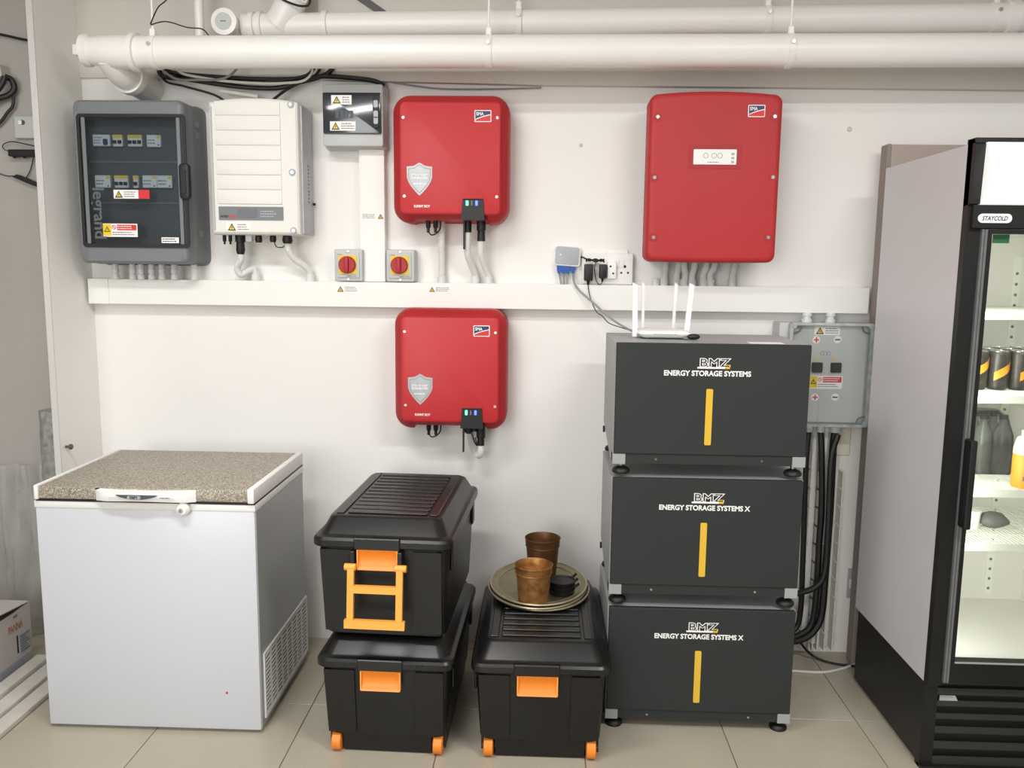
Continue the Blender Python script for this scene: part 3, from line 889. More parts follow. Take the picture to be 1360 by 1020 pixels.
for z in (2.148, 1.905, 1.692):
    s = B().loft_axis([((-0.940, -0.176, z), 0.013), ((-0.940, -0.182, z), 0.012)], 18).build('bolt_cup', 'hubgrey', iv)
    B().cyl((-0.940, -0.182, z), (-0.940, -0.184, z), 0.006, None, 6).build('bolt_head', 'chrome', s)
sd = B().box(-0.916, -0.907, -0.150, -0.012, 1.680, 2.150, 0.002, 1).build('heat_sink_plate', 'silver', iv, label='bare aluminium side plate')
sp = B()
for k in range(11):
    sp.box(-0.9072, -0.9064, -0.088, -0.088 + random.uniform(0.012, 0.022), 1.80 + k * 0.0135, 1.807 + k * 0.0135)
sp.build('side_print', 'grey_print', sd)
B().cyl((-0.907, -0.02, 1.80), (-0.898, -0.02, 1.80), 0.005, None, 8).build('side_screw', 'black', iv)
for x0, x1, z0 in ((-1.241, -1.226, 1.640), (-1.219, -1.203, 1.640)):
    g = B().loft_axis([(((x0 + x1) / 2, -0.10, 1.676), 0.007), (((x0 + x1) / 2, -0.10, z0 + 0.012), 0.007), (((x0 + x1) / 2, -0.10, z0 + 0.010), 0.004), (((x0 + x1) / 2, -0.10, z0), 0.004)], 12).build('plug_socket', 'black', iv)
B().loft_axis([((-1.172, -0.10, 1.676), 0.019), ((-1.172, -0.10, 1.650), 0.019), ((-1.172, -0.10, 1.648), 0.015), ((-1.172, -0.10, 1.618), 0.017), ((-1.172, -0.10, 1.602), 0.013)], 14).build('cable_gland', 'black', iv)
B().box(-1.147, -1.125, -0.11, -0.09, 1.652, 1.676).build('blank_plug', 'glandgrey', iv)
for x, z, r in ((-1.100, 1.648, 0.014), (-1.044, 1.650, 0.013), (-0.988, 1.645, 0.020)):
    B().loft_axis([((x, -0.10, 1.676), r * 0.85), ((x, -0.10, z + 0.012), r), ((x, -0.10, z), r * 0.8)], 10).build('cable_gland', 'black', iv)
B().tube([(-1.04, -0.10, 1.650), (-1.030, -0.10, 1.632), (-1.005, -0.10, 1.632), (-0.995, -0.10, 1.648)], 0.002, 6, 5).build('gland_tether', 'black', iv)

def conduit(label, pts, r=0.0125, material='conduit', sock=True, ribs=0.0012, group='flexible conduits into the trunking', zsock=1.5015):
    end = Vector(pts[-1])
    t = thing('flexible_conduit', label, 'conduit', (end.x, end.y, end.z), group)
    B().tube(pts, r, 12, 6, ribs).build('hose', material, t)
    if sock:
        B().loft_axis([((end.x, end.y, zsock), r + 0.005), ((end.x, end.y, zsock + 0.022), r + 0.005), ((end.x, end.y, zsock + 0.026), r + 0.002)], 14).build('socket', 'glandgrey', t)
    return t
TY = -0.035
conduit('white corrugated conduit curling under the white inverter into the trunking', [(-1.172, -0.10, 1.606), (-1.176, -0.095, 1.58), (-1.195, -0.08, 1.552), (-1.186, -0.07, 1.524), (-1.163, -0.055, 1.538), (-1.145, -0.04, 1.545), (-1.138, TY, 1.525), (-1.138, TY, 1.502)])
conduit('white corrugated conduit dropping from the far gland of the white inverter', [(-0.988, -0.10, 1.648), (-0.985, -0.095, 1.62), (-0.970, -0.075, 1.588), (-0.935, -0.05, 1.558), (-0.921, TY, 1.535), (-0.920, TY, 1.502)])

# ------------------------------------------------------------ small breaker box
sb = thing('breaker_box', 'small light grey breaker box with a dark smoked window', 'breaker box', (-0.727, -0.06, 2.009))
B().box(-0.846, -0.608, -0.055, 0.0, 2.006, 2.240, 0.006).build('back_box', 'boxgrey', sb)
B().rslab(-0.842, -0.612, -0.105, -0.05, 2.010, 2.238, 0.01, 0.008).build('front_cover', 'boxgrey', sb)
wd = B().rslab(-0.838, -0.618, -0.1145, -0.104, 2.055, 2.205, 0.006, 0.003).build('window_door', 'navy', sb)
wd.data.materials.clear()
M['dkwin'] = mat('dark_window_plastic', (44, 50, 58), 0.12, var=0.1, coat=0.6)
wd.data.materials.append(M['dkwin'])
warning_label(wd, -0.805, -0.728, 2.161, 2.195, -0.1145)
warning_label(wd, -0.811, -0.714, 2.066, 2.100, -0.1145)
for k in range(4):
    B().box(-0.790 + k * 0.018, -0.776 + k * 0.018, -0.1152, -0.1143, 2.112, 2.140).build('breaker', 'dkpanel', wd)
ls = B().rslab(-0.648, -0.625, -0.120, -0.114, 2.075, 2.190, 0.008, 0.002).build('latch_strip', 'black', wd)
for z in (2.090, 2.112, 2.150):
    B().rslab(-0.645, -0.628, -0.122, -0.1195, z, z + 0.026, 0.005).build('latch_key', 'hubgrey', ls)

# ------------------------------------------------------------ rotary isolators
def isolator(x0, label):
    x1, z0, z1 = x0 + 0.111, 1.503, 1.627
    t = thing('rotary_isolator', label, 'switch', ((x0 + x1) / 2, -0.04, z0), 'rotary isolator switches')
    B().rslab(x0, x1, -0.07, 0.0, z0, z1, 0.006, 0.006).build('housing', 'boxgrey', t)
    B().rslab(x0 + 0.012, x1 - 0.012, -0.075, -0.069, z0 + 0.014, z1 - 0.014, 0.004, 0.002).build('face_plate', 'boxgrey', t)
    cx, cz = x0 + 0.053, z0 + 0.064
    yp = B().box(cx - 0.034, cx + 0.036, -0.0775, -0.0745, cz - 0.036, cz + 0.036).build('yellow_plate', 'yellow', t)
    k = B().loft_axis([((cx, -0.077, cz), 0.033), ((cx, -0.088, cz), 0.033), ((cx, -0.092, cz), 0.030)], 28).build('knob', 'reddark', t, label='red rotary knob')
    B().rslab(cx - 0.008, cx + 0.008, -0.104, -0.090, cz - 0.029, cz + 0.029, 0.006, 0.003).build('grip_bar', 'reddark', k)
    for z in (z0 + 0.008, z1 - 0.008):
        screw(t, (x0 + x1) / 2, -0.0705, z, 0.005)
    print_lines(t, x0 + 0.016, x0 + 0.036, z1 - 0.025, z1 - 0.017, -0.075, 1, 'grey_print')
    print_lines(t, x0 + 0.055, x1 - 0.016, z0 + 0.017, z0 + 0.023, -0.075, 1, 'grey_print')
isolator(-0.815, 'red and yellow rotary isolator below the dark-windowed breaker box, beside the white inverter')
isolator(-0.612, 'red and yellow rotary isolator beside the red inverter conduits')

# ------------------------------------------------------------ red inverters with shield sticker
def sb_outline(cx, z0, z1, hw, i, y, r, tab):
    x0, x1 = cx - hw + i, cx + hw - i
    base = rrect(x0, x1, z0 + i, z1 - i, max(r - i, 0.004), 8)
    out = []
    n = len(base)
    for k, (a, c) in enumerate(base):
        out.append((a, y, c))
        if k == 3 * 9 - 1:
            # bottom run, left to right, lifted between two corner feet
            for xx, zz in ((cx - hw * 0.66, 0.0), (cx - hw * 0.62, tab), (cx, tab), (cx + hw * 0.62, tab), (cx + hw * 0.66, 0.0)):
                out.append((xx, y, z0 + i + zz))
    return out
def logo_badge(parent, x0, x1, z0, z1, y):
    g = B().rslab(x0, x1, y - 0.001, y, z0, z1, 0.003).build('logo_badge', 'white', parent)
    w, h = x1 - x0, z1 - z0
    x0 += w * 0.05; x1 -= w * 0.05; z0 += h * 0.07; z1 -= h * 0.07
    w, h = x1 - x0, z1 - z0
    B().box(x0, x1, y - 0.0014, y - 0.001, z0, z1).build('logo_navy', 'navy', g)
    up = [(x0 + w * t / 10.0, z0 + h * (0.08 + 0.52 * (t / 10.0) ** 0.7)) for t in range(11)]
    B().prism([(x0, z0)] + [(x1, z0)] + up[::-1], 'xz', y - 0.0014, y - 0.0018).build('logo_red', 'red_print', g)
    st = [(a, c) for a, c in up] + [(a, c + h * 0.09) for a, c in up[::-1]]
    B().prism(st, 'xz', y - 0.0018, y - 0.0022).build('logo_swoosh', 'white', g)
    text('SMA', h * 0.46, (x0 + w * 0.06, y - 0.0018, z1 - h * 0.44), 'white', g, bold=h * 0.012, width=w * 0.5)
def red_inverter(z0, label, group):
    cx, hw = -0.352, 0.2175
    z1 = z0 + 0.468
    t = thing('red_inverter', label, 'inverter', (cx, -0.08, z0), group)
    b = B()
    b.loft([sb_outline(cx, z0, z1, hw, i, y, 0.065, tab) for i, y, tab in ((0.012, 0.0, 0.0), (0.002, -0.02, 0.004), (0.0, -0.03, 0.012), (0.0, -0.125, 0.012), (0.003, -0.138, 0.012), (0.010, -0.148, 0.010), (0.030, -0.166, 0.004))])
    b.build('housing', 'reddark', t)
    f = B()
    f.loft([[(a, y, c) for a, c in rrect(cx - hw + 0.030 + i, cx + hw - 0.030 - i, z0 + 0.032 + i, z1 - 0.030 - i, 0.02, 6)] for i, y in ((0.0, -0.150), (0.0, -0.170), (0.002, -0.174), (0.005, -0.176))])
    fp = f.build('front_cover', 'red', t)
    for x, z in ((-0.524, 0.381), (-0.178, 0.381), (-0.522, 0.098), (-0.178, 0.098)):
        screw(fp, x, -0.176, z0 + z, 0.0065)
    logo_badge(fp, -0.262, -0.200, z0 + 0.366, z0 + 0.408, -0.176)
    # shield sticker
    sx0, sx1, sz0, sz1 = -0.512, -0.418, z0 + 0.100, z0 + 0.220
    def shield(k, d):
        c = (sx0 + sx1) / 2
        hwid = (sx1 - sx0) / 2 - k
        zt_ = sz1 - k * 1.2
        zb_ = sz0 + k * 1.6
        pts = [(c, zt_), (c + hwid * 0.45, zt_ - 0.012), (c + hwid, zt_ - 0.015)]
        for i in range(1, 9):
            s = i / 8.0
            pts.append((c + hwid * (1 - max(0, s - 0.35) ** 1.6 / 0.65 ** 1.6), zt_ - 0.015 - (zt_ - 0.015 - zb_) * s))
        left = [(2 * c - a, z) for a, z in pts[1:-1]][::-1]
        return pts + left
    sh = B().prism(shield(0, 0), 'xz', -0.176, -0.1768).build('shield_sticker', 'silver', fp, label='silver shield sticker')
    B().prism(shield(0.006, 0), 'xz', -0.1768, -0.1772).build('shield_border', 'grey_print', sh)
    B().prism(shield(0.0075, 0), 'xz', -0.1772, -0.1776).build('shield_field', 'silver', sh)
    text('SMA SMART', 0.011, (sx0 + 0.015, -0.1777, z0 + 0.171), 'white', sh, bold=0.0004, width=0.062)
    text('CONNECTED', 0.011, (sx0 + 0.015, -0.1777, z0 + 0.160), 'white', sh, bold=0.0004, width=0.062)
    print_lines(sh, sx0 + 0.025, sx1 - 0.02, z0 + 0.138, z0 + 0.148, -0.1776, 1, 'white')
    text('SUNNY BOY', 0.0125, (-0.486, -0.1762, z0 + 0.0575), 'white', fp, bold=0.0004, width=0.06)
    # black connection block with leds
    bl = B()
    bl.loft([[(-0.304, y, z0 + 0.090 - e), (-0.228, y, z0 + 0.090 - e), (-0.224 + 0.002, y, z0 + 0.012), (-0.308 - 0.002, y, z0 + 0.012)] for y, e in ((-0.14, 0), (-0.179, 0), (-0.183, 0.004))])
    blk = bl.build('indicator_block', 'black', t)
    for x, m in ((-0.287, 'ledgreen'), (-0.270, 'grey_print'), (-0.252, 'ledblue')):
        B().rslab(x - (0.0045 if m != 'grey_print' else 0.0025), x + (0.0045 if m != 'grey_print' else 0.0025), -0.185, -0.1825, z0 + 0.065, z0 + 0.083, 0.002).build('indicator_light', m, blk)
    # plugs below
    for x in (-0.443, -0.415):
        B().loft_axis([((x, -0.10, z0 + 0.016), 0.010), ((x, -0.10, z0 - 0.012), 0.009), ((x, -0.10, z0 - 0.016), 0.006), ((x, -0.10, z0 - 0.032), 0.006)], 12).build('cable_plug', 'black', t)
    B().tube([(-0.443, -0.10, z0 - 0.028), (-0.432, -0.10, z0 - 0.040), (-0.415, -0.10, z0 - 0.036), (-0.398, -0.10, z0 - 0.018), (-0.395, -0.10, z0 + 0.014)], 0.0028, 6, 6).build('jumper_lead', 'cable', t)
    B().box(-0.307, -0.300, -0.125, -0.115, z0 - 0.094, z0 + 0.015, 0.001, 1).build('aerial', 'black', t)
    return t, blk
inv_up, blk1 = red_inverter(1.724, 'upper red inverter with silver shield sticker, above the trunking', 'red inverters with shield stickers')
inv_lo, blk2 = red_inverter(0.937, 'lower red inverter with silver shield sticker, below the trunking', 'red inverters with shield stickers')
z0 = 1.724
B().loft_axis([((-0.291, -0.10, z0 + 0.016), 0.014), ((-0.291, -0.10, z0 - 0.030), 0.014)], 14).build('cable_gland', 'black', inv_up)
B().loft_axis([((-0.240, -0.10, z0 + 0.016), 0.018), ((-0.240, -0.10, z0 - 0.022), 0.018), ((-0.240, -0.10, z0 - 0.024), 0.015), ((-0.240, -0.10, z0 - 0.062), 0.016)], 14).build('cable_gland', 'black', inv_up)
z0 = 0.937
B().loft_axis([((-0.285, -0.10, z0 + 0.016), 0.020), ((-0.285, -0.10, z0 - 0.016), 0.018), ((-0.285, -0.10, z0 - 0.024), 0.010)], 14).build('cable_gland', 'black', inv_lo)
B().loft_axis([((-0.262, -0.11, z0 + 0.016), 0.010), ((-0.262, -0.11, z0 - 0.012), 0.010)], 12).build('cable_gland', 'black', inv_lo)
B().loft_axis([((-0.237, -0.10, z0 + 0.016), 0.018), ((-0.237, -0.10, z0 - 0.040), 0.018), ((-0.237, -0.10, z0 - 0.042), 0.014), ((-0.237, -0.10, z0 - 0.070), 0.015)], 14).build('cable_gland', 'black', inv_lo)
B().tube([(-0.275, -0.10, z0 - 0.02), (-0.262, -0.10, z0 - 0.055), (-0.252, -0.10, z0 - 0.072), (-0.258, -0.10, z0 - 0.04)], 0.0025, 6, 5).build('gland_tether', 'cable', inv_lo)
conduit('straight white corrugated conduit under the upper red inverter', [(-0.397, -0.06, 1.740), (-0.398, -0.055, 1.66), (-0.399, TY, 1.58), (-0.399, TY, 1.502)], 0.0125)
conduit('curving white conduit from the black gland nearest the aerial of the upper red inverter', [(-0.291, -0.10, 1.700), (-0.293, -0.095, 1.62), (-0.280, -0.06, 1.57), (-0.268, TY, 1.535), (-0.268, TY, 1.502)], 0.0125)
conduit('curving white conduit from the large black gland of the upper red inverter', [(-0.240, -0.10, 1.668), (-0.241, -0.09, 1.61), (-0.224, -0.05, 1.555), (-0.215, TY, 1.53), (-0.215, TY, 1.502)], 0.0125)
conduit('short white conduit bend below the lower red inverter', [(-0.237, -0.10, 0.872), (-0.237, -0.10, 0.845), (-0.243, -0.085, 0.822), (-0.258, -0.05, 0.820), (-0.272, -0.02, 0.838), (-0.283, -0.012, 0.87), (-0.29, -0.012, 0.92)], 0.012, sock=False, group='conduits below the red inverters')

# ------------------------------------------------------------ large red battery inverter
bi = thing('battery_inverter', 'large plain red inverter cover with white display panel and six screws', 'inverter', (0.607, -0.12, 1.590))
def si_ring(i, y, bul):
    x0, x1, z0, z1 = 0.371 + i, 0.843 - i, 1.592 + i, 2.182 - i
    base = rrect(x0, x1, z0, z1, 0.028, 6)
    out = []
    for k, (a, c) in enumerate(base):
        s = (a - 0.607) / 0.236
        out.append((a, y, c + (bul if c > 1.9 else -bul * 0.25) * (1 - min(1, s * s))))
        if k in (6, 20):
            seg = (base[k], base[(k + 1) % len(base)])
            for q in range(1, 10):
                t_ = q / 10.0
                aa = seg[0][0] + (seg[1][0] - seg[0][0]) * t_
                cc = seg[0][1] + (seg[1][1] - seg[0][1]) * t_
                s = (aa - 0.607) / 0.236
                out.append((aa, y, cc + (bul if cc > 1.9 else -bul * 0.25) * (1 - min(1, s * s))))
    return out
B().box(0.395, 0.820, -0.13, 0.0, 1.606, 2.165, 0.01).build('back_case', 'black', bi)
B().loft([si_ring(0.0, -0.12, 0.013), si_ring(0.0, -0.205, 0.013), si_ring(0.003, -0.216, 0.013), si_ring(0.010, -0.223, 0.013), si_ring(0.02, -0.225, 0.013)]).build('cover', 'red2', bi)
rc = B().rslab(0.516, 0.701, -0.2265, -0.2245, 1.924, 2.008, 0.004).build('display_recess', 'reddark', bi)
dpn = B().rslab(0.531, 0.684, -0.2285, -0.226, 1.938, 1.991, 0.003).build('display_panel', 'white', bi)
for x in (0.575, 0.604, 0.625):
    ring = B()
    ring.tube([(x + 0.009 * math.cos(a * math.pi / 4 + 0.785), -0.2287, 1.969 + 0.009 * math.sin(a * math.pi / 4 + 0.785)) for a in range(9)], 0.0008, 5, 0)
    ring.build('button_outline', 'grey_print', dpn)
for z in (1.975, 1.961, 1.947):
    B().rslab(0.665, 0.676, -0.2295, -0.2283, z - 0.004, z + 0.004, 0.002).build('indicator_window', 'hubgrey', dpn)
print_lines(dpn, 0.582, 0.626, 1.943, 1.949, -0.2285, 1)
logo_badge(bi, 0.718, 0.778, 2.104, 2.146, -0.225)
for x, z in ((0.399, 2.103), (0.813, 2.106), (0.395, 1.891), (0.817, 1.895), (0.398, 1.678), (0.812, 1.682)):
    w = B().loft_axis([((x, -0.2235, z), 0.016), ((x, -0.2262, z), 0.015)], 18).build('screw_well', 'reddark', bi)
    screw(w, x, -0.2265, z, 0.008)
SG = (0.437, 0.469, 0.516, 0.545, 0.577, 0.620, 0.649, 0.730)
NTH = ('short capped', 'second', 'third', 'fourth', 'fifth', 'sixth', 'seventh', 'last, set apart,')
for i, xg in enumerate(SG):
    t = thing('cable_gland_conduit', NTH[i] + ' grey conduit from the wall socket, under the large red inverter', 'conduit', (xg, -0.05, 1.502), 'grey conduits under the large red inverter')
    bend = (0.0, 0.0, 0.001, -0.003, 0.002, 0.003, 0.005, 0.001)[i]
    top = 1.608 if i else 1.52
    if i:
        B().tube([(xg + bend * 2, -0.06, top), (xg + bend * 1.2, -0.055, 1.57), (xg - bend, -0.045, 1.545), (xg, TY, 1.503)], 0.0125, 12, 6, 0.0008).build('hose', 'conduit', t)
    B().loft_axis([((xg, TY, 1.5015), 0.016), ((xg, TY, 1.524), 0.016), ((xg, TY, 1.528), 0.013)], 14).build('socket', 'glandgrey', t)

# ------------------------------------------------------------ network box with blue plugs
nb = thing('network_switch', 'small grey network switch box with blue plugs, tilted on the wall', 'network switch', (0.09, -0.02, 1.569))
B().rslab(0.041, 0.141, -0.032, 0.0, 1.571, 1.647, 0.010, 0.006).build('shell', 'white', nb)
B().rslab(0.043, 0.135, -0.0335, -0.031, 1.577, 1.645, 0.008, 0.001).build('face', 'hubgrey', nb)
B().cyl((0.062, -0.0333, 1.614), (0.062, -0.0343, 1.614), 0.003, None, 10).build('indicator_light', 'white', nb)
nb.rotation_euler = (0, R(3.5), 0)
for i, x in enumerate((0.060, 0.077, 0.094, 0.115)):
    xx = 0.088 + (x - 0.088) * 0.65 if i < 3 else x + 0.004
    t = thing('patch_cable', ('grey patch cable with a blue plug running from the network switch to the router' if i == 3 else ('first', 'second', 'third')[2 - i] + ' blue plugged patch cable from the black adapters dropping into the trunking'), 'cable', (xx, -0.03, 1.50), None if i == 3 else 'patch cables from the network switch')
    B().loft([[(x - w, -0.026, z), (x + w, -0.026, z), (x + w, -0.010, z), (x - w, -0.010, z)] for w, z in ((0.0085, 1.577), (0.0085, 1.556), (0.004, 1.542))]).build('plug', 'blue', t, label='blue cable plug')
    if i < 3:
        B().tube([(x, -0.018, 1.545), (x * 0.6 + xx * 0.4, -0.024, 1.525), (xx, -0.03, 1.5015)], 0.0035, 8, 5).build('lead', 'greycable', t)
    else:
        B().tube([(x, -0.018, 1.545), (0.119, -0.066, 1.508), (0.140, -0.075, 1.478), (0.19, -0.10, 1.435), (0.26, -0.14, 1.375), (0.325, -0.20, 1.338), (0.36, -0.30, ztop + 0.006), (0.375, -0.352, ztop + 0.01)], 0.0042, 8, 6).build('lead', 'greycable', t)

# ------------------------------------------------------------ wall socket, adapters
so = thing('wall_socket', 'white double wall socket beside the network switch', 'socket', (0.25, -0.02, 1.502))
B().box(0.150, 0.349, -0.035, 0.0, 1.5015, 1.623, 0.004, 1).box(0.245, 0.328, -0.018, 0.0, 1.62, 1.637, 0.002, 1).build('back_plate', 'white', so)
B().box(0.153, 0.346, -0.0375, -0.0345, 1.505, 1.602, 0.0015, 1).build('face_plate', 'white', so)
for x in (0.286, 0.303):
    B().box(x - 0.008, x + 0.008, -0.0405, -0.037, 1.568, 1.598, 0.002, 1).build('rocker', 'white', so)
for x, z, r in ((0.315, 1.572, 0.0058), (0.302, 1.548, 0.0042), (0.328, 1.548, 0.0042), (0.263, 1.572, 0.0045)):
    B().cyl((x, -0.0372, z), (x, -0.0382, z), r, None, 12).build('socket_hole', 'black_print', so)
wp = thing('white_adapter', 'white plug adapter sitting in the wall socket', 'adapter', (0.263, -0.05, 1.52))
B().box(0.246, 0.281, -0.062, -0.0375, 1.524, 1.590, 0.004, 2).build('shell', 'white', wp)
for x, z in ((0.258, 1.572), (0.269, 1.545)):
    B().cyl((x, -0.0618, z), (x, -0.0628, z), 0.004, None, 10).build('pin_hole', 'black_print', wp)
a1 = thing('power_adapter', 'larger black power adapter plugged into the socket, its lead dropping to the router', 'adapter', (0.173, -0.06, 1.51))
B().box(0.157, 0.190, -0.088, -0.0375, 1.516, 1.580, 0.004, 2).build('shell', 'black', a1)
B().loft_axis([((0.173, -0.065, 1.518), 0.007), ((0.173, -0.065, 1.500), 0.004)], 10).build('strain_relief', 'black', a1)
B().tube([(0.173, -0.065, 1.502), (0.176, -0.072, 1.475), (0.184, -0.08, 1.445), (0.205, -0.09, 1.400), (0.228, -0.10, 1.383), (0.252, -0.12, 1.358), (0.29, -0.15, 1.345), (0.335, -0.22, 1.335), (0.37, -0.33, ztop + 0.005), (0.385, -0.352, ztop + 0.012)], 0.0018, 6, 6).build('lead', 'cable', a1)
a2 = thing('power_adapter', 'smaller black power adapter plugged beside the white adapter', 'adapter', (0.228, -0.06, 1.52))
B().box(0.215, 0.2425, -0.082, -0.0375, 1.526, 1.580, 0.004, 2).build('shell', 'black', a2)
B().tube([(0.228, -0.062, 1.526), (0.226, -0.065, 1.508), (0.214, -0.068, 1.503), (0.203, -0.07, 1.520), (0.196, -0.07, 1.560), (0.200, -0.07, 1.585)], 0.0018, 6, 6).build('lead', 'cable', a2)
B().loft_axis([((0.228, -0.062, 1.527), 0.006), ((0.227, -0.062, 1.512), 0.003)], 10).build('strain_relief', 'black', a2)
cl = B()
for k in range(5):
    cl.tube([(0.163 + 0.0, -0.06 - 0.003 * k, 1.590 + 0.003 * k), (0.175, -0.07, 1.600 - 0.002 * k), (0.20, -0.075 + 0.003 * k, 1.588 + 0.003 * k), (0.22, -0.07, 1.599 - 0.002 * k), (0.232, -0.06 - 0.003 * k, 1.588 + 0.003 * k)], 0.0028, 6, 5)
cl.tube([(0.140, -0.02, 1.606), (0.152, -0.04, 1.606), (0.168, -0.06, 1.596)], 0.003, 6, 5)
cl.build('lead_coil', 'cable', a2, label='bundled black lead')

# ------------------------------------------------------------ DC junction box right
jb = thing('junction_box', 'grey DC junction box with clear cover and plus and minus signs', 'junction box', (1.085, -0.06, 0.972))
bb = B()
bb.box(0.905, 1.252, -0.10, 0.0, 0.975, 1.367, 0.006)
bb.build('back_box', 'boxgrey', jb)
B().rslab(0.958, 1.236, -0.106, -0.0995, 0.985, 1.357, 0.02).build('mounting_plate', 'boxgrey', jb)
B().box(1.067, 1.069, -0.1068, -0.1055, 0.988, 1.108).build('plate_seam', 'hubgrey', jb)
fr = B()
fr.loft([ringy(0.938, 1.254, 0.970, 1.369, -0.098, 0.012), ringy(0.938, 1.254, 0.970, 1.369, -0.128, 0.012), ringy(0.950, 1.242, 0.980, 1.359, -0.130, 0.02), ringy(0.950, 1.242, 0.980, 1.359, -0.106, 0.02)], close=True)
M['clearframe'] = mat('clear_cover_edge', (176, 180, 180), 0.25, var=0.2, scale=40)
cv = fr.build('clear_cover', 'clearframe', jb)
B().box(0.951, 1.241, -0.128, -0.126, 0.981, 1.358).build('cover_pane', 'clear', cv)
for x in (0.953, 1.240):
    for z in (0.985, 1.355):
        B().cyl((x, -0.128, z), (x, -0.135, z), 0.008, None, 14).build('cover_screw', 'hubgrey', cv)
        sgnx = 1 if x < 1.1 else -1
        sgnz = 1 if z < 1.1 else -1
        B().tube([(x + sgnx * 0.030, -0.120, z), (x + sgnx * 0.022, -0.120, z + sgnz * 0.018), (x, -0.120, z + sgnz * 0.026)], 0.003, 6, 4).build('corner_rib', 'lgrey', cv)
yp = -0.1062
warning_label(jb, 1.036, 1.132, 1.322, 1.355, yp)
for x, z, s in ((1.045, 1.303, 'p'), (1.125, 1.305, 'm'), (1.053, 1.081, 'p'), (1.129, 1.083, 'm')):
    d = B().cyl((x, yp, z), (x, yp - 0.001, z), 0.0145, None, 20).build('polarity_disc', 'white', jb)
    m = 'red_print' if s == 'p' else 'black_print'
    g = B().box(x - 0.010, x + 0.010, yp - 0.0016, yp - 0.001, z - 0.0024, z + 0.0024)
    if s == 'p':
        g.box(x - 0.0024, x + 0.0024, yp - 0.0018, yp - 0.001, z - 0.010, z + 0.010)
    g.build('plus_sign' if s == 'p' else 'minus_sign', m, d)
dgm = B().box(1.030, 1.138, yp - 0.001, yp, 1.226, 1.281).build('diagram_label', 'boxgrey', jb)
for x in (1.048, 1.106):
    B().box(x, x + 0.018, yp - 0.0016, yp - 0.001, 1.229, 1.236).build('yellow_tag', 'yellow', dgm)
ov = B()
for x in (1.070, 1.082, 1.094):
    ov.tube([(x + 0.007 * math.cos(a * math.pi / 5), yp - 0.0014, 1.252 + 0.008 * math.sin(a * math.pi / 5)) for a in range(11)], 0.0007, 5, 0)
ov.build('circuit_symbol', 'grey_print', dgm)
for x in (1.033, 1.104):
    s = B().box(x, x + 0.039, yp - 0.012, yp, 1.179, 1.217, 0.002, 1).build('isolator_switch', 'black', jb)
danger_label(jb, 1.028, 1.153, 1.115, 1.165, yp)
for x in (1.022, 1.112):
    B().loft_axis([((x, -0.05, 1.367), 0.020), ((x, -0.05, 1.380), 0.020), ((x, -0.05, 1.381), 0.015), ((x, -0.05, 1.390), 0.015), ((x, -0.05, 1.391), 0.019), ((x, -0.05, 1.404), 0.019)], 14).build('cable_gland', 'glandgrey', jb)
for x, r in ((0.985, 0.018), (1.051, 0.018), (1.097, 0.018), (1.153, 0.024)):
    B().loft_axis([((x, -0.06, 0.976), r), ((x, -0.06, 0.962), r), ((x, -0.06, 0.960), r * 0.85), ((x, -0.06, 0.938), r)], 14).build('cable_gland', 'glandgrey', jb)

# slotted wiring ducts
def slotted_duct(x0, x1, ztop_, label):
    t = thing('slotted_duct', label, 'wiring duct', ((x0 + x1) / 2, -0.03, 0.02), 'slotted wiring ducts below the junction box')
    B().box(x0, x1, -0.004, 0.0, 0.02, ztop_).build('back_strip', 'whitecable', t)
    src = {}
    for side, xx in ((0, x0), (1, x1 - 0.004)):
        z = 0.03
        while z + 0.075 < ztop_:
            if side not in src:
                src[side] = B().box(xx, xx + 0.004, -0.058, -0.003, z, z + 0.066).build('duct_finger', 'whitecable', t)
                base = z
            else:
                copy_piece(src[side], t, (0, 0, z - base))
            z += 0.0755
slotted_duct(1.072, 1.108, 0.91, 'tall pale slotted wiring duct close to the battery stack')
slotted_duct(1.118, 1.140, 0.83, 'narrow pale slotted wiring duct between the two wider ones')
slotted_duct(1.164, 1.200, 0.83, 'pale slotted wiring duct below the cream blank plate')
# power cables out of the junction box
def cable(name, label, pts, r, material='cable', group=None, cat='cable', n=8):
    return B().tube(pts, r, n, 6).build(name, material, label=label, cat=cat, group=group)
cable('power_cable', 'thick black cable hanging straight down from the junction box', [(1.097, -0.062, 0.945), (1.103, -0.075, 0.855), (1.113, -0.085, 0.63), (1.112, -0.085, 0.50), (1.112, -0.09, 0.30), (1.098, -0.095, 0.16), (1.05, -0.10, 0.115), (0.98, -0.12, 0.10), (0.84, -0.19, 0.10)], 0.012)
cable('power_cable', 'thick black cable from the widest gland curving low behind the batteries', [(1.153, -0.062, 0.945), (1.142, -0.085, 0.86), (1.140, -0.10, 0.636), (1.138, -0.10, 0.386), (1.134, -0.10, 0.208), (1.108, -0.10, 0.135), (1.064, -0.10, 0.098), (1.0, -0.11, 0.085), (0.84, -0.19, 0.085)], 0.015)
cable('power_cable', 'thick black cable branching toward the middle battery unit', [(1.152, -0.100, 0.936), (1.128, -0.115, 0.84), (1.128, -0.125, 0.6), (1.126, -0.13, 0.40), (1.097, -0.13, 0.333), (1.036, -0.13, 0.303), (0.95, -0.16, 0.30), (0.84, -0.20, 0.30)], 0.012)
cable('power_cable', 'thick black cable running down right beside the battery stack', [(1.051, -0.062, 0.945), (1.040, -0.09, 0.80), (1.046, -0.10, 0.45), (1.050, -0.10, 0.22), (1.030, -0.105, 0.14), (0.95, -0.14, 0.12), (0.84, -0.20, 0.12)], 0.011)
cable('power_cable', 'black cable dropping behind the right edge of the top battery unit', [(0.985, -0.062, 0.945), (0.990, -0.09, 0.80), (1.000, -0.10, 0.60), (0.97, -0.13, 0.55), (0.85, -0.2, 0.54)], 0.011)
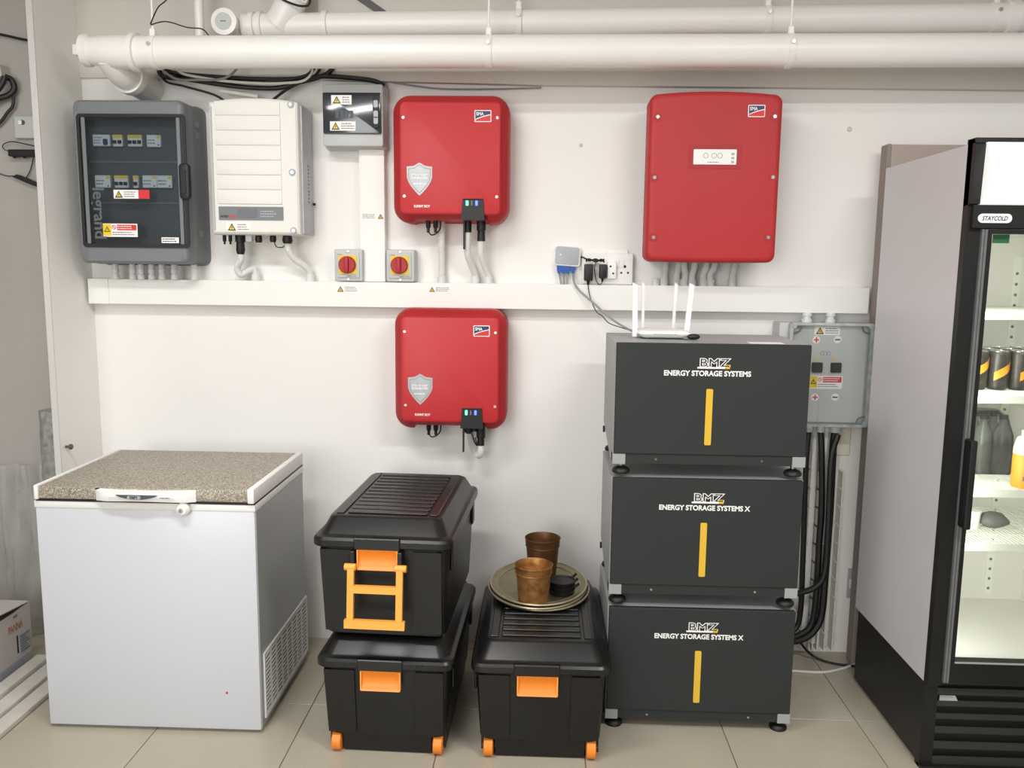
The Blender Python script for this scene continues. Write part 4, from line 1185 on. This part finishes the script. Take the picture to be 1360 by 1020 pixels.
cable('conduit_pipe', 'pale grey conduit pipe inside the slotted duct', [(1.088, -0.035, 0.96), (1.090, -0.032, 0.6), (1.090, -0.032, 0.03)], 0.013, 'conduit', cat='conduit')
cable('conduit_pipe', 'pale grey conduit pipe between the two black cables under the junction box', [(1.126, -0.045, 0.96), (1.128, -0.05, 0.7), (1.126, -0.05, 0.4), (1.122, -0.05, 0.06)], 0.010, 'conduit', cat='conduit')
cable('floor_cable', 'thin black cable trailing across the floor to the tall fridge', [(0.90, -0.16, 0.20), (1.02, -0.10, 0.12), (1.10, -0.08, 0.03), (1.16, -0.10, 0.005), (1.23, -0.13, 0.005), (1.33, -0.14, 0.005)], 0.005)
cable('floor_cable', 'thin white cable lying on the floor behind the batteries', [(0.86, -0.19, 0.005), (1.007, -0.192, 0.005), (1.114, -0.196, 0.005), (1.197, -0.165, 0.005), (1.272, -0.12, 0.005), (1.34, -0.10, 0.005)], 0.005, 'whitecable')
bp = thing('blank_plate', 'cream blank wall plate under the junction box', 'wall plate', (1.205, -0.006, 0.834))
B().box(1.176, 1.236, -0.010, 0.0, 0.834, 0.952, 0.003, 1).build('plate', 'cream', bp)
for z in (0.846, 0.940):
    screw(bp, 1.206, -0.0102, z, 0.004, 'cream')
gp = thing('wall_plate', 'narrow grey wall plate low beside the tall fridge', 'wall plate', (1.28, -0.006, 0.237))
B().box(1.262, 1.294, -0.010, 0.0, 0.237, 0.362, 0.003, 1).build('plate', 'hubgrey', gp)
B().box(1.268, 1.288, -0.0115, -0.0095, 0.280, 0.320, 0.002, 1).build('rocker', 'whitecable', gp)
# tall taupe board behind the fridge
tb = thing('taupe_board', 'tall taupe board standing against the wall behind the fridge', 'board', (1.5, -0.1, 0))
B().box(1.262, 1.86, -0.115, -0.06, 0.0, 2.028).build('face', 'taupe', tb)
B().box(1.258, 1.275, -0.117, -0.055, 0.0, 2.030, 0.003, 1).build('edge_strip', 'taupeedge', tb)

# ------------------------------------------------------------ display fridge
fg = thing('display_fridge', 'tall glass door display fridge with grey side and black frame', 'fridge', (1.53, -0.5, 0))
FX0, FX1 = 1.22, 1.84
c = B()
c.box(FX0, FX0 + 0.025, -0.806, -0.215, 0.285, 1.93).box(FX1 - 0.025, FX1, -0.806, -0.215, 0.285, 1.93).box(FX0 + 0.025, FX1 - 0.025, -0.806, -0.215, 1.90, 1.93).box(FX0 + 0.025, FX1 - 0.025, -0.235, -0.215, 0.285, 1.90)
c.build('cabinet', 'fridgeside', fg, label='light grey enamel cabinet')
B().box(FX0 + 0.002, FX1 - 0.002, -0.79, -0.245, 0.012, 0.285).box(FX0 + 0.03, FX1 - 0.03, -0.76, -0.28, 0.0, 0.013).build('base', 'fridgeblack', fg, label='black base')
ln = B()
IX0, IX1 = FX0 + 0.04, FX1 - 0.04
ln.box(IX0 - 0.012, IX0, -0.79, -0.28, 0.345, 1.70).box(IX1, IX1 + 0.012, -0.79, -0.28, 0.345, 1.70).box(IX0, IX1, -0.28, -0.268, 0.345, 1.70).box(IX0, IX1, -0.79, -0.28, 0.345, 0.357).box(IX0, IX1, -0.79, -0.28, 1.690, 1.70)
liner = ln.build('liner', 'liner', fg)
for x in (1.385, 1.675):
    st = B().box(x - 0.013, x + 0.013, -0.286, -0.2795, 0.375, 1.62).build('shelf_rail', 'shelfwhite', liner)
    hs = B()
    z = 0.40
    while z < 1.6:
        hs.cyl((x, -0.2858, z), (x, -0.2868, z), 0.0055, None, 8)
        z += 0.0375
    hs.build('rail_holes', 'grey_print', st, kind='stuff')
fr = B()
fr.box(FX0, FX0 + 0.042, -0.832, -0.804, 0.285, 1.93).box(FX1 - 0.042, FX1, -0.832, -0.804, 0.285, 1.93).box(FX0 + 0.042, FX1 - 0.042, -0.832, -0.804, 1.69, 1.76).box(FX0, FX1, -0.832, -0.800, 0.0, 0.012)
fr.box(FX0, FX0 + 0.042, -0.815, -0.787, 0.0, 0.285)
fr.build('front_frame', 'fridgeblack', fg)
# header with lit convex panel
hp = []
for x in (FX0, FX0 + 0.028):
    hp.append([(x, -0.806, 1.755), (x, -0.806, 1.942), (x, -0.838, 1.942), (x, -0.852, 1.925), (x, -0.845, 1.76)])
hd = B().loft(hp).box(FX0, FX1, -0.85, -0.80, 1.93, 1.944).box(FX0 + 0.01, FX1, -0.848, -0.806, 1.692, 1.757).build('header', 'fridgeblack', fg)
rings = []
for x in (FX0 + 0.028, FX1 - 0.01):
    pts = [(x, -0.81, 1.757), (x, -0.81, 1.930)]
    for i in range(11):
        s = i / 10.0
        pts.append((x, -0.842 - 0.048 * math.sin(math.pi * (0.12 + 0.88 * s ** 1.15)), 1.930 - 0.173 * s))
    rings.append(pts)
B().loft(rings).build('light_panel', 'lightpanel', hd, label='lit white header panel')
bd = B().rslab(1.243, 1.338, -0.852, -0.847, 1.706, 1.732, 0.0125).build('badge', 'white', hd)
text('STAYCOLD', 0.0175, (1.254, -0.8523, 1.713), 'navy', bd, bold=0.0003, width=0.072, shear=0.25)
# door
dr = B()
dr.box(FX0 + 0.060, FX0 + 0.070, -0.845, -0.812, 0.30, 1.688).box(FX1 - 0.06, FX1 - 0.02, -0.845, -0.812, 0.30, 1.688).box(FX0 + 0.070, FX1 - 0.06, -0.845, -0.812, 0.30, 0.372).box(FX0 + 0.070, FX1 - 0.06, -0.845, -0.812, 1.676, 1.688)
door = dr.build('door', 'fridgeblack', fg)
for k in range(4):
    B().box(FX0 + 0.0425 + k * 0.0045, FX0 + 0.0460 + k * 0.0045, -0.843 + 0.002 * (k % 2), -0.812, 0.30, 1.688).build('gasket_ridge', 'alu', door)
B().box(FX0 + 0.070, FX1 - 0.06, -0.826, -0.822, 0.372, 1.676).build('glass_pane', 'fridgeglass', door)
B().box(FX0 + 0.070, FX1 - 0.06, -0.846, -0.844, 0.366, 0.372).build('bottom_trim', 'greymetal', door)
B().rslab(1.262, 1.282, -0.885, -0.846, 0.805, 1.075, 0.006, 0.003).build('door_handle', 'black', door)
B().box(1.304, 1.352, -0.8215, -0.8205, 1.650, 1.675).build('green_reflection', 'green', door)  # green patch painted as an exit sign's reflection in the glass
# grille
g0 = B().box(FX0 + 0.042, FX1 - 0.042, -0.800, -0.789, 0.012, 0.285).build('grille', 'black_print', fg)
SLATS = ((0.282, 0.302), (0.247, 0.269), (0.209, 0.227), (0.166, 0.184), (0.118, 0.140), (0.065, 0.090), (0.012, 0.039))
for za, zb in SLATS:
    B().prism([(-0.815, za), (-0.815, zb), (-0.811, zb), (-0.811, za)], 'yz', FX0 + 0.042, FX1 - 0.042).build('grille_slat', 'slat', g0)
rl = B().prism([(1.268, 0.228), (1.325, 0.228), (1.316, 0.245), (1.268, 0.245)], 'xz', -0.8155, -0.8165).build('rating_label', 'silver', g0)
print_lines(rl, 1.270, 1.314, 0.238, 0.244, -0.8165, 1)
# shelves
SZ = (1.445, 1.187, 0.889, 0.714)
for z in SZ:
    s = B().box(IX0 + 0.003, IX1 - 0.003, -0.735, -0.728, z - 0.022, z + 0.002).build('shelf', 'shelfwhite', fg)
    w = B()
    x = IX0 + 0.012
    while x < IX1 - 0.01:
        w.tube([(x, -0.728, z), (x, -0.29, z)], 0.002, 4, 0)
        x += 0.013
    for y in (-0.62, -0.51, -0.40, -0.295):
        w.tube([(IX0 + 0.004, y, z - 0.003), (IX1 - 0.004, y, z - 0.003)], 0.003, 5, 0)
    w.build('wire_grid', 'shelfwhite', s, kind='stuff')
# light tube inside
ledo = B().box(IX0 + 0.002, IX0 + 0.014, -0.786, -0.774, 0.42, 1.66).build('led_tube', 'led', liner)
lg = area_light('fridge_led_light', (IX0 + 0.02, -0.77, 1.04), (1.6, -0.45, 1.04), 0.02, 1.2, 4.0, (1.0, 1.0, 0.97))
# goods in the fridge
def can(x, y, z, k):
    t = thing('drink_can', 'dark drink can with a slanting orange stripe on the fridge shelf', 'can', (x, y, z), 'drink cans on the fridge shelf')
    B().lathe([(0.002, 0.0), (0.025, 0.0), (0.0315, 0.008), (0.0325, 0.012), (0.0325, 0.112), (0.030, 0.122), (0.028, 0.124)], (x, y, z), 20).build('can_body', 'can', t)
    B().lathe([(0.0285, 0.122), (0.0292, 0.126), (0.0275, 0.127), (0.0265, 0.123), (0.002, 0.123)], (x, y, z), 20).build('can_end', 'cantop', t)
    b = B()
    for layer in (0,):
        r0, r1 = [], []
        ring_ = []
        for i in range(9):
            a = R(200 + i * 17 + k * 25)
            zc = 0.030 + i * 0.006
            ring_.append([(x + rr * math.cos(a), y + rr * math.sin(a), z + zc + dz) for rr, dz in ((0.0326, 0.0), (0.0332, 0.0), (0.0332, 0.028), (0.0326, 0.028))])
        b.loft(ring_)
    b.build('orange_stripe', 'canorange', t)
kk = 0
for iy in range(3):
    for ix in range(5):
        can(1.412 + ix * 0.067, -0.585 + iy * 0.067, SZ[1] + 0.0022, kk % 3)
        kk += 1
# film wrapped pack of bottles
def bottle_dim(x, y):
    t = thing('water_bottle', 'dim plastic bottle in the film wrapped pack', 'bottle', (x, y, SZ[2] + 0.002), 'bottles in the film wrapped pack')
    z = SZ[2] + 0.002
    B().lathe([(0.002, 0.0), (0.027, 0.0), (0.030, 0.006), (0.030, 0.12), (0.026, 0.14), (0.012, 0.17), (0.012, 0.185)], (x, y, z), 18).build('shell', 'bottle', t)
    B().lathe([(0.002, 0.185), (0.014, 0.185), (0.014, 0.20), (0.002, 0.20)], (x, y, z), 14).build('cap', 'lumpdark', t)
    B().lathe([(0.0305, 0.05), (0.0308, 0.05), (0.0308, 0.10), (0.0305, 0.10)], (x, y, z), 18).build('label_band', 'lump', t)
for ix in range(3):
    for iy in range(2):
        bottle_dim(1.43 + ix * 0.064, -0.50 + iy * 0.064)
fp_ = B()
rings = []
for hw, hd_, z in ((0.098, 0.064, 0.0), (0.103, 0.069, 0.03), (0.100, 0.066, 0.13), (0.085, 0.05, 0.19), (0.06, 0.03, 0.212)):
    rings.append([(1.494 + a + random.uniform(-0.004, 0.004), -0.468 + b_ + random.uniform(-0.004, 0.004), SZ[2] + 0.0025 + z) for a, b_ in rrect(-hw, hw, -hd_, hd_, 0.03, 4)])
fp_.loft(rings)
fp_.build('shrink_film', 'wrapfilm', label='clear shrink film around the bottle pack in the fridge', cat='plastic film')
def bag(x, y, zb, sx, sy, sz, m, label, name, grp):
    bm_ = B()
    n, mm = 14, 8
    rings = []
    for j in range(mm + 1):
        th = math.pi * j / mm
        rr_ = max(0.02, math.sin(th))
        rings.append([(x + sx * rr_ * (1 + 0.18 * math.sin(i * 2.3 + j)) * math.cos(2 * math.pi * i / n), y + sy * rr_ * math.sin(2 * math.pi * i / n), zb + sz * (1 - math.cos(th)) / 2) for i in range(n)])
    bm_.loft(rings)
    bm_.build(name, m, label=label, cat='pack', group=grp)
bag(1.40, -0.57, SZ[3] + 0.002, 0.028, 0.03, 0.055, 'lump', 'narrow grey lump on the lowest fridge shelf', 'grey_lump', None)  # plain grey lump, not identified further
bag(1.52, -0.56, SZ[3] + 0.002, 0.048, 0.04, 0.055, 'lump', 'wider grey lump on the lowest fridge shelf', 'grey_lump', None)
tc_ = thing('white_tub', 'small white tub between two grey lumps on the lowest fridge shelf', 'tub', (1.452, -0.57, SZ[3] + 0.002))
B().lathe([(0.002, 0.0), (0.017, 0.0), (0.021, 0.055), (0.002, 0.055)], (1.452, -0.57, SZ[3] + 0.002), 18).build('tub_wall', 'bottlewhite', tc_)
B().lathe([(0.002, 0.055), (0.023, 0.055), (0.023, 0.061), (0.002, 0.061)], (1.452, -0.57, SZ[3] + 0.002), 18).build('tub_lid', 'shelfwhite', tc_)
jz = SZ[2] + 0.0022
jx, jy = 1.537, -0.69
jt = thing('juice_bottle', 'orange drink bottle with white shoulder at the front of the fridge shelf', 'bottle', (jx, jy, jz))
B().lathe([(0.002, 0.0), (0.036, 0.0), (0.039, 0.005), (0.039, 0.105), (0.039, 0.108)], (jx, jy, jz), 26).build('label_sleeve', 'juice', jt)
B().lathe([(0.039, 0.108), (0.039, 0.125), (0.033, 0.150), (0.030, 0.158), (0.026, 0.162), (0.002, 0.163)], (jx, jy, jz), 26).build('shoulder', 'bottlewhite', jt)
B().lathe([(0.002, 0.163), (0.020, 0.163), (0.020, 0.182), (0.002, 0.182)], (jx, jy, jz), 20).build('cap', 'bottlewhite', jt)
text('rts', 0.03, (jx - 0.030, jy - 0.0385, jz + 0.028), 'lgrey2', jt, bold=0.0006, rot=(90, 0, -18))

# ------------------------------------------------------------ overhead pipes
def pz(x): return 2.3155 + 0.0048 * (x - 0.0)
PYF = -0.27
fp1 = thing('drain_pipe', 'thick white drain pipe hanging across the front, with capped end', 'pipe', (0.1, PYF, 2.26))
B().loft_axis([((-1.54, PYF, pz(-1.54)), 0.0555), ((2.4, PYF, pz(2.4)), 0.0555)], 32).build('pipe_run', 'pvc', fp1)
z_ = pz(-1.5)
B().loft_axis([((-1.640, PYF, z_ + 0.006), 0.046), ((-1.60, PYF, z_ + 0.004), 0.052), ((-1.545, PYF, z_), 0.059), ((-1.475, PYF, z_), 0.059), ((-1.474, PYF, z_), 0.067), ((-1.456, PYF, z_), 0.067), ((-1.455, PYF, z_), 0.058)], 30).build('end_fitting', 'pvc', fp1)
ec = B().loft_axis([((-1.625, PYF, z_ + 0.006), 0.047), ((-1.634, PYF, z_ + 0.006), 0.056), ((-1.652, PYF, z_ + 0.006), 0.056), ((-1.655, PYF, z_ + 0.006), 0.044)], 28).build('end_cap', 'pvc', fp1)
B().box(-1.682, -1.653, PYF - 0.032, PYF + 0.032, z_ - 0.016, z_ + 0.022, 0.006).build('cap_grip', 'pvc', ec)
el = B()
el.tube([(-1.565, PYF + 0.0, z_ - 0.005), (-1.56, PYF + 0.035, z_ - 0.032), (-1.555, PYF + 0.075, z_ - 0.052), (-1.55, PYF + 0.12, z_ - 0.062)], 0.054, 24, 6)
el.build('elbow', 'pvc', fp1)
B().loft_axis([((-1.552, PYF + 0.105, z_ - 0.060), 0.061), ((-1.549, PYF + 0.135, z_ - 0.064), 0.061)], 26).build('elbow_collar', 'pvc', fp1)
B().loft_axis([((-1.549, PYF + 0.135, z_ - 0.064), 0.054), ((-1.545, -0.0, z_ - 0.075), 0.054)], 26).build('wall_stub', 'pvc', fp1)
def clamp(t, x, y, z, r, flip=1):
    c = B()
    n = 28
    rings = []
    for xx, rr in ((x - 0.011, r), (x - 0.011, r + 0.004), (x + 0.011, r + 0.004), (x + 0.011, r)):
        rings.append([(xx, y + rr * math.cos(2 * math.pi * i / n), z + rr * math.sin(2 * math.pi * i / n)) for i in range(n)])
    c.loft(rings, close=True)
    co_ = c.build('pipe_clamp', 'pvc', t)
    B().box(x - 0.010, x + 0.010, y - 0.030, y - 0.012, z + r - 0.012, z + r + 0.020, 0.003, 1).build('clamp_lug', 'pvc', co_)
    B().cyl((x, y - r - 0.001, z + r * 0.28), (x, y - r - 0.010, z + r * 0.28), 0.0065, None, 10).build('clamp_bolt', 'screw', co_)
    B().cyl((x, y - 0.02, z + r), (x, y - 0.02, 2.95), 0.0042, None, 8).build('hanger_rod', 'pvc', co_)
for x in (-1.392, -0.204, 0.836, 1.85):
    clamp(fp1, x, PYF, pz(x), 0.0555)
PYB = -0.11
def pb(x): return 2.4545 + 0.0120 * x
bp1 = thing('drain_pipe', 'white drain pipe running behind the front pipe, with round cleanout', 'pipe', (0.3, PYB, 2.38))
B().loft_axis([((-1.13, PYB, pb(-1.13)), 0.044), ((2.4, PYB, pb(2.4)), 0.052)], 30).build('pipe_run', 'pvc', bp1)
for x in (-1.092, -1.064, -0.82):
    z_ = pb(x)
    B().loft_axis([((x - 0.012, PYB, z_), 0.045), ((x - 0.010, PYB, z_), 0.0515), ((x + 0.008, PYB, z_), 0.0515), ((x + 0.010, PYB, z_), 0.045)], 28).build('socket_ring', 'pvc', bp1)
B().loft_axis([((1.64, PYB, pb(1.64)), 0.050), ((1.645, PYB, pb(1.64)), 0.058), ((1.68, PYB, pb(1.64)), 0.058)], 28).build('socket_ring', 'pvc', bp1)
z_ = pb(-1.17) - 0.006
cc_ = B().loft_axis([((-1.172, PYB + 0.03, z_), 0.042), ((-1.172, PYB - 0.065, z_), 0.040), ((-1.172, PYB - 0.068, z_), 0.047), ((-1.172, PYB - 0.088, z_), 0.047), ((-1.172, PYB - 0.091, z_), 0.036)], 30).build('cleanout', 'pvc', bp1)
B().loft_axis([((-1.172, PYB - 0.086, z_), 0.031), ((-1.172, PYB - 0.093, z_), 0.030)], 26).build('cleanout_plug', 'boxgrey', cc_)
B().box(-1.182, -1.162, PYB - 0.0945, PYB - 0.0925, z_ - 0.0015, z_ + 0.0015).build('plug_mark', 'grey_print', cc_)
br = B()
br.tube([(-1.0, PYB, pb(-1.0)), (-0.975, PYB - 0.005, 2.475), (-0.945, PYB - 0.01, 2.53), (-0.935, PYB - 0.01, 2.62), (-0.935, PYB - 0.01, 2.95)], 0.055, 24, 6)
br.build('branch', 'pvc', bp1)
for x in (-0.106, 0.793, 1.60):
    clamp(bp1, x, PYB, pb(x), 0.049)
rp = B().loft_axis([((-1.276, -0.16, 2.28), 0.0165), ((-1.276, -0.16, 2.95), 0.0165)], 18).build('riser_pipe', 'pvc', label='thin white vertical pipe rising behind the front drain pipe', cat='pipe')
B().prism([(-0.80, 2.608), (-0.75, 2.608), (-0.585, 2.50), (-0.632, 2.50)], 'xz', -0.042, -0.035).build('steel_brace', 'brace', label='dark steel brace on the bulkhead above the drain pipes', cat='brace')

# overhead cables
cset = [
    ([(-1.47, -0.03, 2.38), (-1.485, -0.045, 2.315), (-1.47, -0.05, 2.275), (-1.38, -0.05, 2.264), (-1.19, -0.05, 2.238), (-1.035, -0.05, 2.232), (-0.95, -0.05, 2.252), (-0.868, -0.045, 2.274), (-0.82, -0.048, 2.30), (-0.79, -0.05, 2.38)], 0.009, 'cable', 'thick black cable sagging lowest under the front drain pipe'),
    ([(-1.45, -0.03, 2.40), (-1.46, -0.055, 2.31), (-1.42, -0.06, 2.284), (-1.23, -0.06, 2.268), (-1.07, -0.06, 2.262), (-0.95, -0.06, 2.264), (-0.85, -0.05, 2.276), (-0.75, -0.045, 2.272), (-0.66, -0.042, 2.262), (-0.62, -0.03, 2.246)], 0.009, 'cable', 'thick black cable running straight under the front drain pipe'),
    ([(-1.48, -0.03, 2.36), (-1.475, -0.065, 2.29), (-1.44, -0.07, 2.266), (-1.30, -0.07, 2.256), (-1.10, -0.07, 2.248), (-0.96, -0.07, 2.262), (-0.89, -0.065, 2.29), (-0.86, -0.055, 2.38)], 0.007, 'cable', 'black cable climbing behind the pipe near the bulkhead corner'),
    ([(-1.49, -0.03, 2.36), (-1.465, -0.055, 2.262), (-1.385, -0.06, 2.236), (-1.273, -0.06, 2.206), (-1.22, -0.06, 2.176)], 0.0045, 'cable', 'thin black cable sloping down to the white inverter'),
    ([(-1.06, -0.06, 2.174), (-0.99, -0.065, 2.222), (-0.93, -0.07, 2.25), (-0.87, -0.06, 2.285), (-0.83, -0.055, 2.38)], 0.0055, 'cable', 'black cable rising from the white inverter to the bulkhead'),
    ([(-1.43, -0.02, 2.38), (-1.40, -0.075, 2.29), (-1.30, -0.08, 2.262), (-1.15, -0.08, 2.246), (-1.0, -0.08, 2.244), (-0.90, -0.07, 2.268), (-0.87, -0.06, 2.38)], 0.005, 'whitecable', 'white cable among the black cables under the front drain pipe'),
    ([(-1.50, -0.06, 2.33), (-1.45, -0.08, 2.285), (-1.40, -0.085, 2.256), (-1.33, -0.085, 2.254), (-1.2, -0.085, 2.268), (-1.12, -0.07, 2.38)], 0.0045, 'greycable', 'short grey cable beside the pipe elbow'),
    ([(-0.60, -0.02, 2.262), (-0.52, -0.012, 2.252), (-0.40, -0.010, 2.240), (-0.20, -0.010, 2.240), (-0.02, -0.010, 2.245)], 0.0032, 'greycable', 'thin grey strand drawn as the shadow under the bulkhead above the upper red inverter'),  # grey strand models the thin shadow along the bulkhead edge
]
for pts, r, m, lab in cset:
    cable('overhead_cable', lab, pts, r, m)
cable('overhead_wire', 'thin black wire rising from the leftmost pipe clamp', [(-1.395, PYF - 0.03, 2.397), (-1.384, PYF - 0.02, 2.431), (-1.375, PYF, 2.465), (-1.349, PYF + 0.01, 2.492), (-1.31, PYF + 0.02, 2.55), (-1.29, PYF + 0.02, 2.7), (-1.28, PYF + 0.02, 2.95)], 0.0022)
cable('overhead_wire', 'thin black wire looping along the top of the front drain pipe', [(-1.395, PYF - 0.03, 2.395), (-1.342, PYF - 0.02, 2.408), (-1.277, PYF, 2.394), (-1.227, PYF + 0.01, 2.391), (-1.205, PYF + 0.02, 2.368)], 0.0022)
cable('overhead_cable', 'black cable looping in front of the pipe branch', [(-1.03, -0.185, 2.60), (-0.985, -0.185, 2.535), (-0.94, -0.185, 2.505), (-0.88, -0.18, 2.492), (-0.865, -0.15, 2.53), (-0.86, -0.12, 2.7), (-0.86, -0.12, 2.95)], 0.004)
cable('overhead_cable', 'pale cable hanging against the pipe branch', [(-0.935, -0.188, 2.62), (-0.905, -0.188, 2.55), (-0.88, -0.185, 2.503), (-0.865, -0.17, 2.55), (-0.85, -0.15, 2.7), (-0.85, -0.12, 2.95)], 0.004, 'whitecable')
ts = B().loft_axis([((-1.245, -0.055, 2.221), 0.008), ((-1.10, -0.055, 2.200), 0.008)], 14).build('tube_stub', 'pvc', label='short white tube lying over the top of the white inverter', cat='tube')

# screw left in the wall
ws = B().loft_axis([((0.135, 0.0, 2.035), 0.007), ((0.135, -0.006, 2.035), 0.006), ((0.135, -0.008, 2.035), 0.003)], 12).build('wall_plug', 'bulk', label='pale wall plug left in the bare wall between the red inverters', cat='wall plug')
ws2 = B().loft_axis([((1.155, 0.0, 2.10), 0.010), ((1.155, -0.004, 2.10), 0.008)], 12).build('wall_plug', 'bulk', label='filled hole patch on the wall beside the tall fridge', cat='wall plug')

# ------------------------------------------------------------ left bay
dv = thing('wall_device', 'beige device with a dark underside on the grey bay wall', 'device', (-2.18, -0.03, 2.18))
B().loft([[(x_, y_, z_) for x_, z_ in ((-2.26, 2.17), (-2.13, 2.235), (-2.095, 2.275), (-2.10, 2.315), (-2.26, 2.33))] for y_ in (-0.06, 0.0)]).build('shell', 'beige_dev', dv)
B().cyl((-2.123, -0.06, 2.305), (-2.123, -0.063, 2.305), 0.004, None, 10).build('screw', 'black', dv)
cable('bay_cable', 'thick black cable looping under the beige device', [(-2.10, -0.03, 2.275), (-2.075, -0.03, 2.262), (-2.068, -0.03, 2.23), (-2.09, -0.035, 2.205), (-2.13, -0.04, 2.19), (-2.22, -0.04, 2.15)], 0.011)
cable('bay_cable', 'black cable bunched behind the beige device', [(-2.085, -0.055, 2.268), (-2.10, -0.06, 2.235), (-2.13, -0.06, 2.205), (-2.18, -0.06, 2.18), (-2.25, -0.06, 2.165)], 0.010)
cable('bay_cable', 'black cable hanging down the bay wall from the loop', [(-2.075, -0.025, 2.20), (-2.082, -0.025, 2.165), (-2.105, -0.025, 2.14), (-2.135, -0.025, 2.105), (-2.20, -0.02, 2.06)], 0.006)
cable('bay_cable', 'dark cable running high across the bay wall', [(-2.3, -0.02, 2.46), (-2.12, -0.02, 2.435), (-2.02, -0.02, 2.415), (-1.90, -0.02, 2.40)], 0.005)
bs = thing('bay_socket', 'pale wall socket on the grey bay wall', 'socket', (-2.05, -0.01, 2.049))
B().box(-2.085, -2.00, -0.02, 0.0, 2.045, 2.13, 0.003, 1).build('face_plate', 'boxgrey', bs)
B().cyl((-2.050, -0.0195, 2.105), (-2.050, -0.022, 2.105), 0.010, None, 14).build('socket_hole', 'brace', bs)
B().box(-2.066, -2.052, -0.0225, -0.0195, 2.098, 2.112).build('rocker', 'white', bs)
ba = thing('bay_adapter', 'flat black adapter box on the bay wall', 'adapter', (-2.06, -0.02, 1.972))
B().box(-2.106, -1.99, -0.04, 0.0, 1.974, 2.000, 0.003, 1).build('shell', 'black', ba)
B().tube([(-2.104, -0.02, 1.995), (-2.128, -0.02, 2.000), (-2.135, -0.02, 2.018), (-2.10, -0.02, 2.032), (-2.04, -0.02, 2.022), (-1.98, -0.02, 2.01)], 0.002, 6, 6).build('lead', 'cable', ba)
for x in (-2.09, -2.05):
    B().cyl((x, -0.022, 1.975), (x, -0.022, 1.968), 0.006, None, 10).build('plug_foot', 'black', ba)
bk = thing('bay_bracket', 'tilted black bracket with wire on the bay wall', 'bracket', (-2.06, -0.02, 1.865))
B().loft([[(x_, y_, z_) for x_, z_ in ((-2.103, 1.896), (-2.085, 1.906), (-2.0, 1.872), (-1.99, 1.855), (-2.02, 1.862))] for y_ in (-0.025, 0.0)]).build('arm', 'black', bk)
B().tube([(-2.10, -0.012, 1.900), (-2.14, -0.012, 1.902), (-2.2, -0.012, 1.925)], 0.002, 6, 5).build('lead', 'cable', bk)
B().tube([(-2.055, -0.012, 1.893), (-2.035, -0.012, 1.925), (-2.02, -0.012, 1.972)], 0.002, 6, 3).build('stay_wire', 'cable', bk)
# plastic sheet hanging in the bay
sh = B()
rings = []
NX = 26
for j in range(15):
    z = 0.01 + j * 0.052
    row = []
    for i in range(NX + 1):
        x = -2.5 + 0.48 * i / NX
        row.append((x, -0.06 + 0.02 * math.sin(i * 0.9 + j * 0.25) + 0.012 * math.sin(i * 2.1 - j * 0.4), z))
    back = [(p[0], p[1] + 0.003, p[2]) for p in row[::-1]]
    rings.append(row + back)
sh.loft(rings)
sh.build('plastic_sheet', 'film', label='cloudy plastic sheet hanging against the grey bay wall', cat='plastic sheet')
# bubble wrap roll
bw = B()
rings = []
n = 28
for j in range(24):
    z = 0.002 + 0.98 * j / 23.0
    rings.append([(-1.935 + (0.055 + 0.006 * math.sin(i * 3 + j * 1.7)) * math.cos(2 * math.pi * i / n), -0.12 + (0.055 + 0.006 * math.sin(i * 2.3 - j * 2.1)) * math.sin(2 * math.pi * i / n), z) for i in range(n)])
bw.loft(rings)
bw.build('bubble_wrap_roll', 'wrap', label='grey bubble wrap roll standing beside the white partition', cat='bubble wrap')
# carton
ct = thing('carton', 'white carton lettered PANNA on the floor beside the freezer', 'carton', (-2.14, -0.46, 0))
B().box(-2.30, -1.98, -0.62, -0.295, 0.0, 0.255).build('box', 'carton', ct)
B().loft([[(-2.30, y_, z_), (-1.978, y_, z_)] + [(-1.978, y_, z_ + 0.003), (-2.30, y_, z_ + 0.003)] for y_, z_ in ((-0.62, 0.285), (-0.30, 0.257))]).build('flap', 'carton', ct)
B().prism([(-0.62, 0.252), (-0.62, 0.283), (-0.33, 0.257), (-0.40, 0.252)], 'yz', -1.99, -1.979).build('flap_gap', 'black_print', ct)
text('PANNA', 0.042, (-1.9795, -0.432, 0.178), 'cartonprint', ct, bold=0.0006, rot=(90, 0, 90), width=0.085)
B().box(-1.9805, -1.979, -0.40, -0.375, 0.228, 0.238).build('crest', 'grey_print', ct)
B().box(-1.9805, -1.979, -0.388, -0.380, 0.085, 0.155).build('black_bar', 'black_print', ct)
ct2 = B().box(-1.9805, -1.979, -0.372, -0.305, 0.075, 0.150).build('print_block', 'hubgrey', ct)
print_lines_src = B()
for k in range(7):
    print_lines_src.box(-1.979, -1.9785, -0.368, -0.312 - 0.01 * (k % 3), 0.080 + k * 0.010, 0.085 + k * 0.010)
print_lines_src.build('fine_print', 'grey_print', ct2)
B().box(-1.9805, -1.979, -0.50, -0.30, 0.012, 0.062).build('shipping_label', 'hubgrey', ct)
B().box(-1.9805, -1.979, -0.60, -0.505, 0.0, 0.05).build('red_corner', 'red_print', ct)
# planks
for k, (x0, x1, h_) in enumerate(((-1.955, -1.90, 0.045), (-1.895, -1.835, 0.03), (-1.83, -1.77, 0.018))):
    B().box(x0, x1, -1.15 + 0.05 * k, -0.31, 0.0, h_, 0.002, 1).build('white_plank', 'whiteplank', label=('thickest white plank on the floor against the carton', 'middle white plank on the floor beside the freezer', 'thinnest white plank on the floor next to the freezer')[k], cat='plank', group='white planks on the floor')
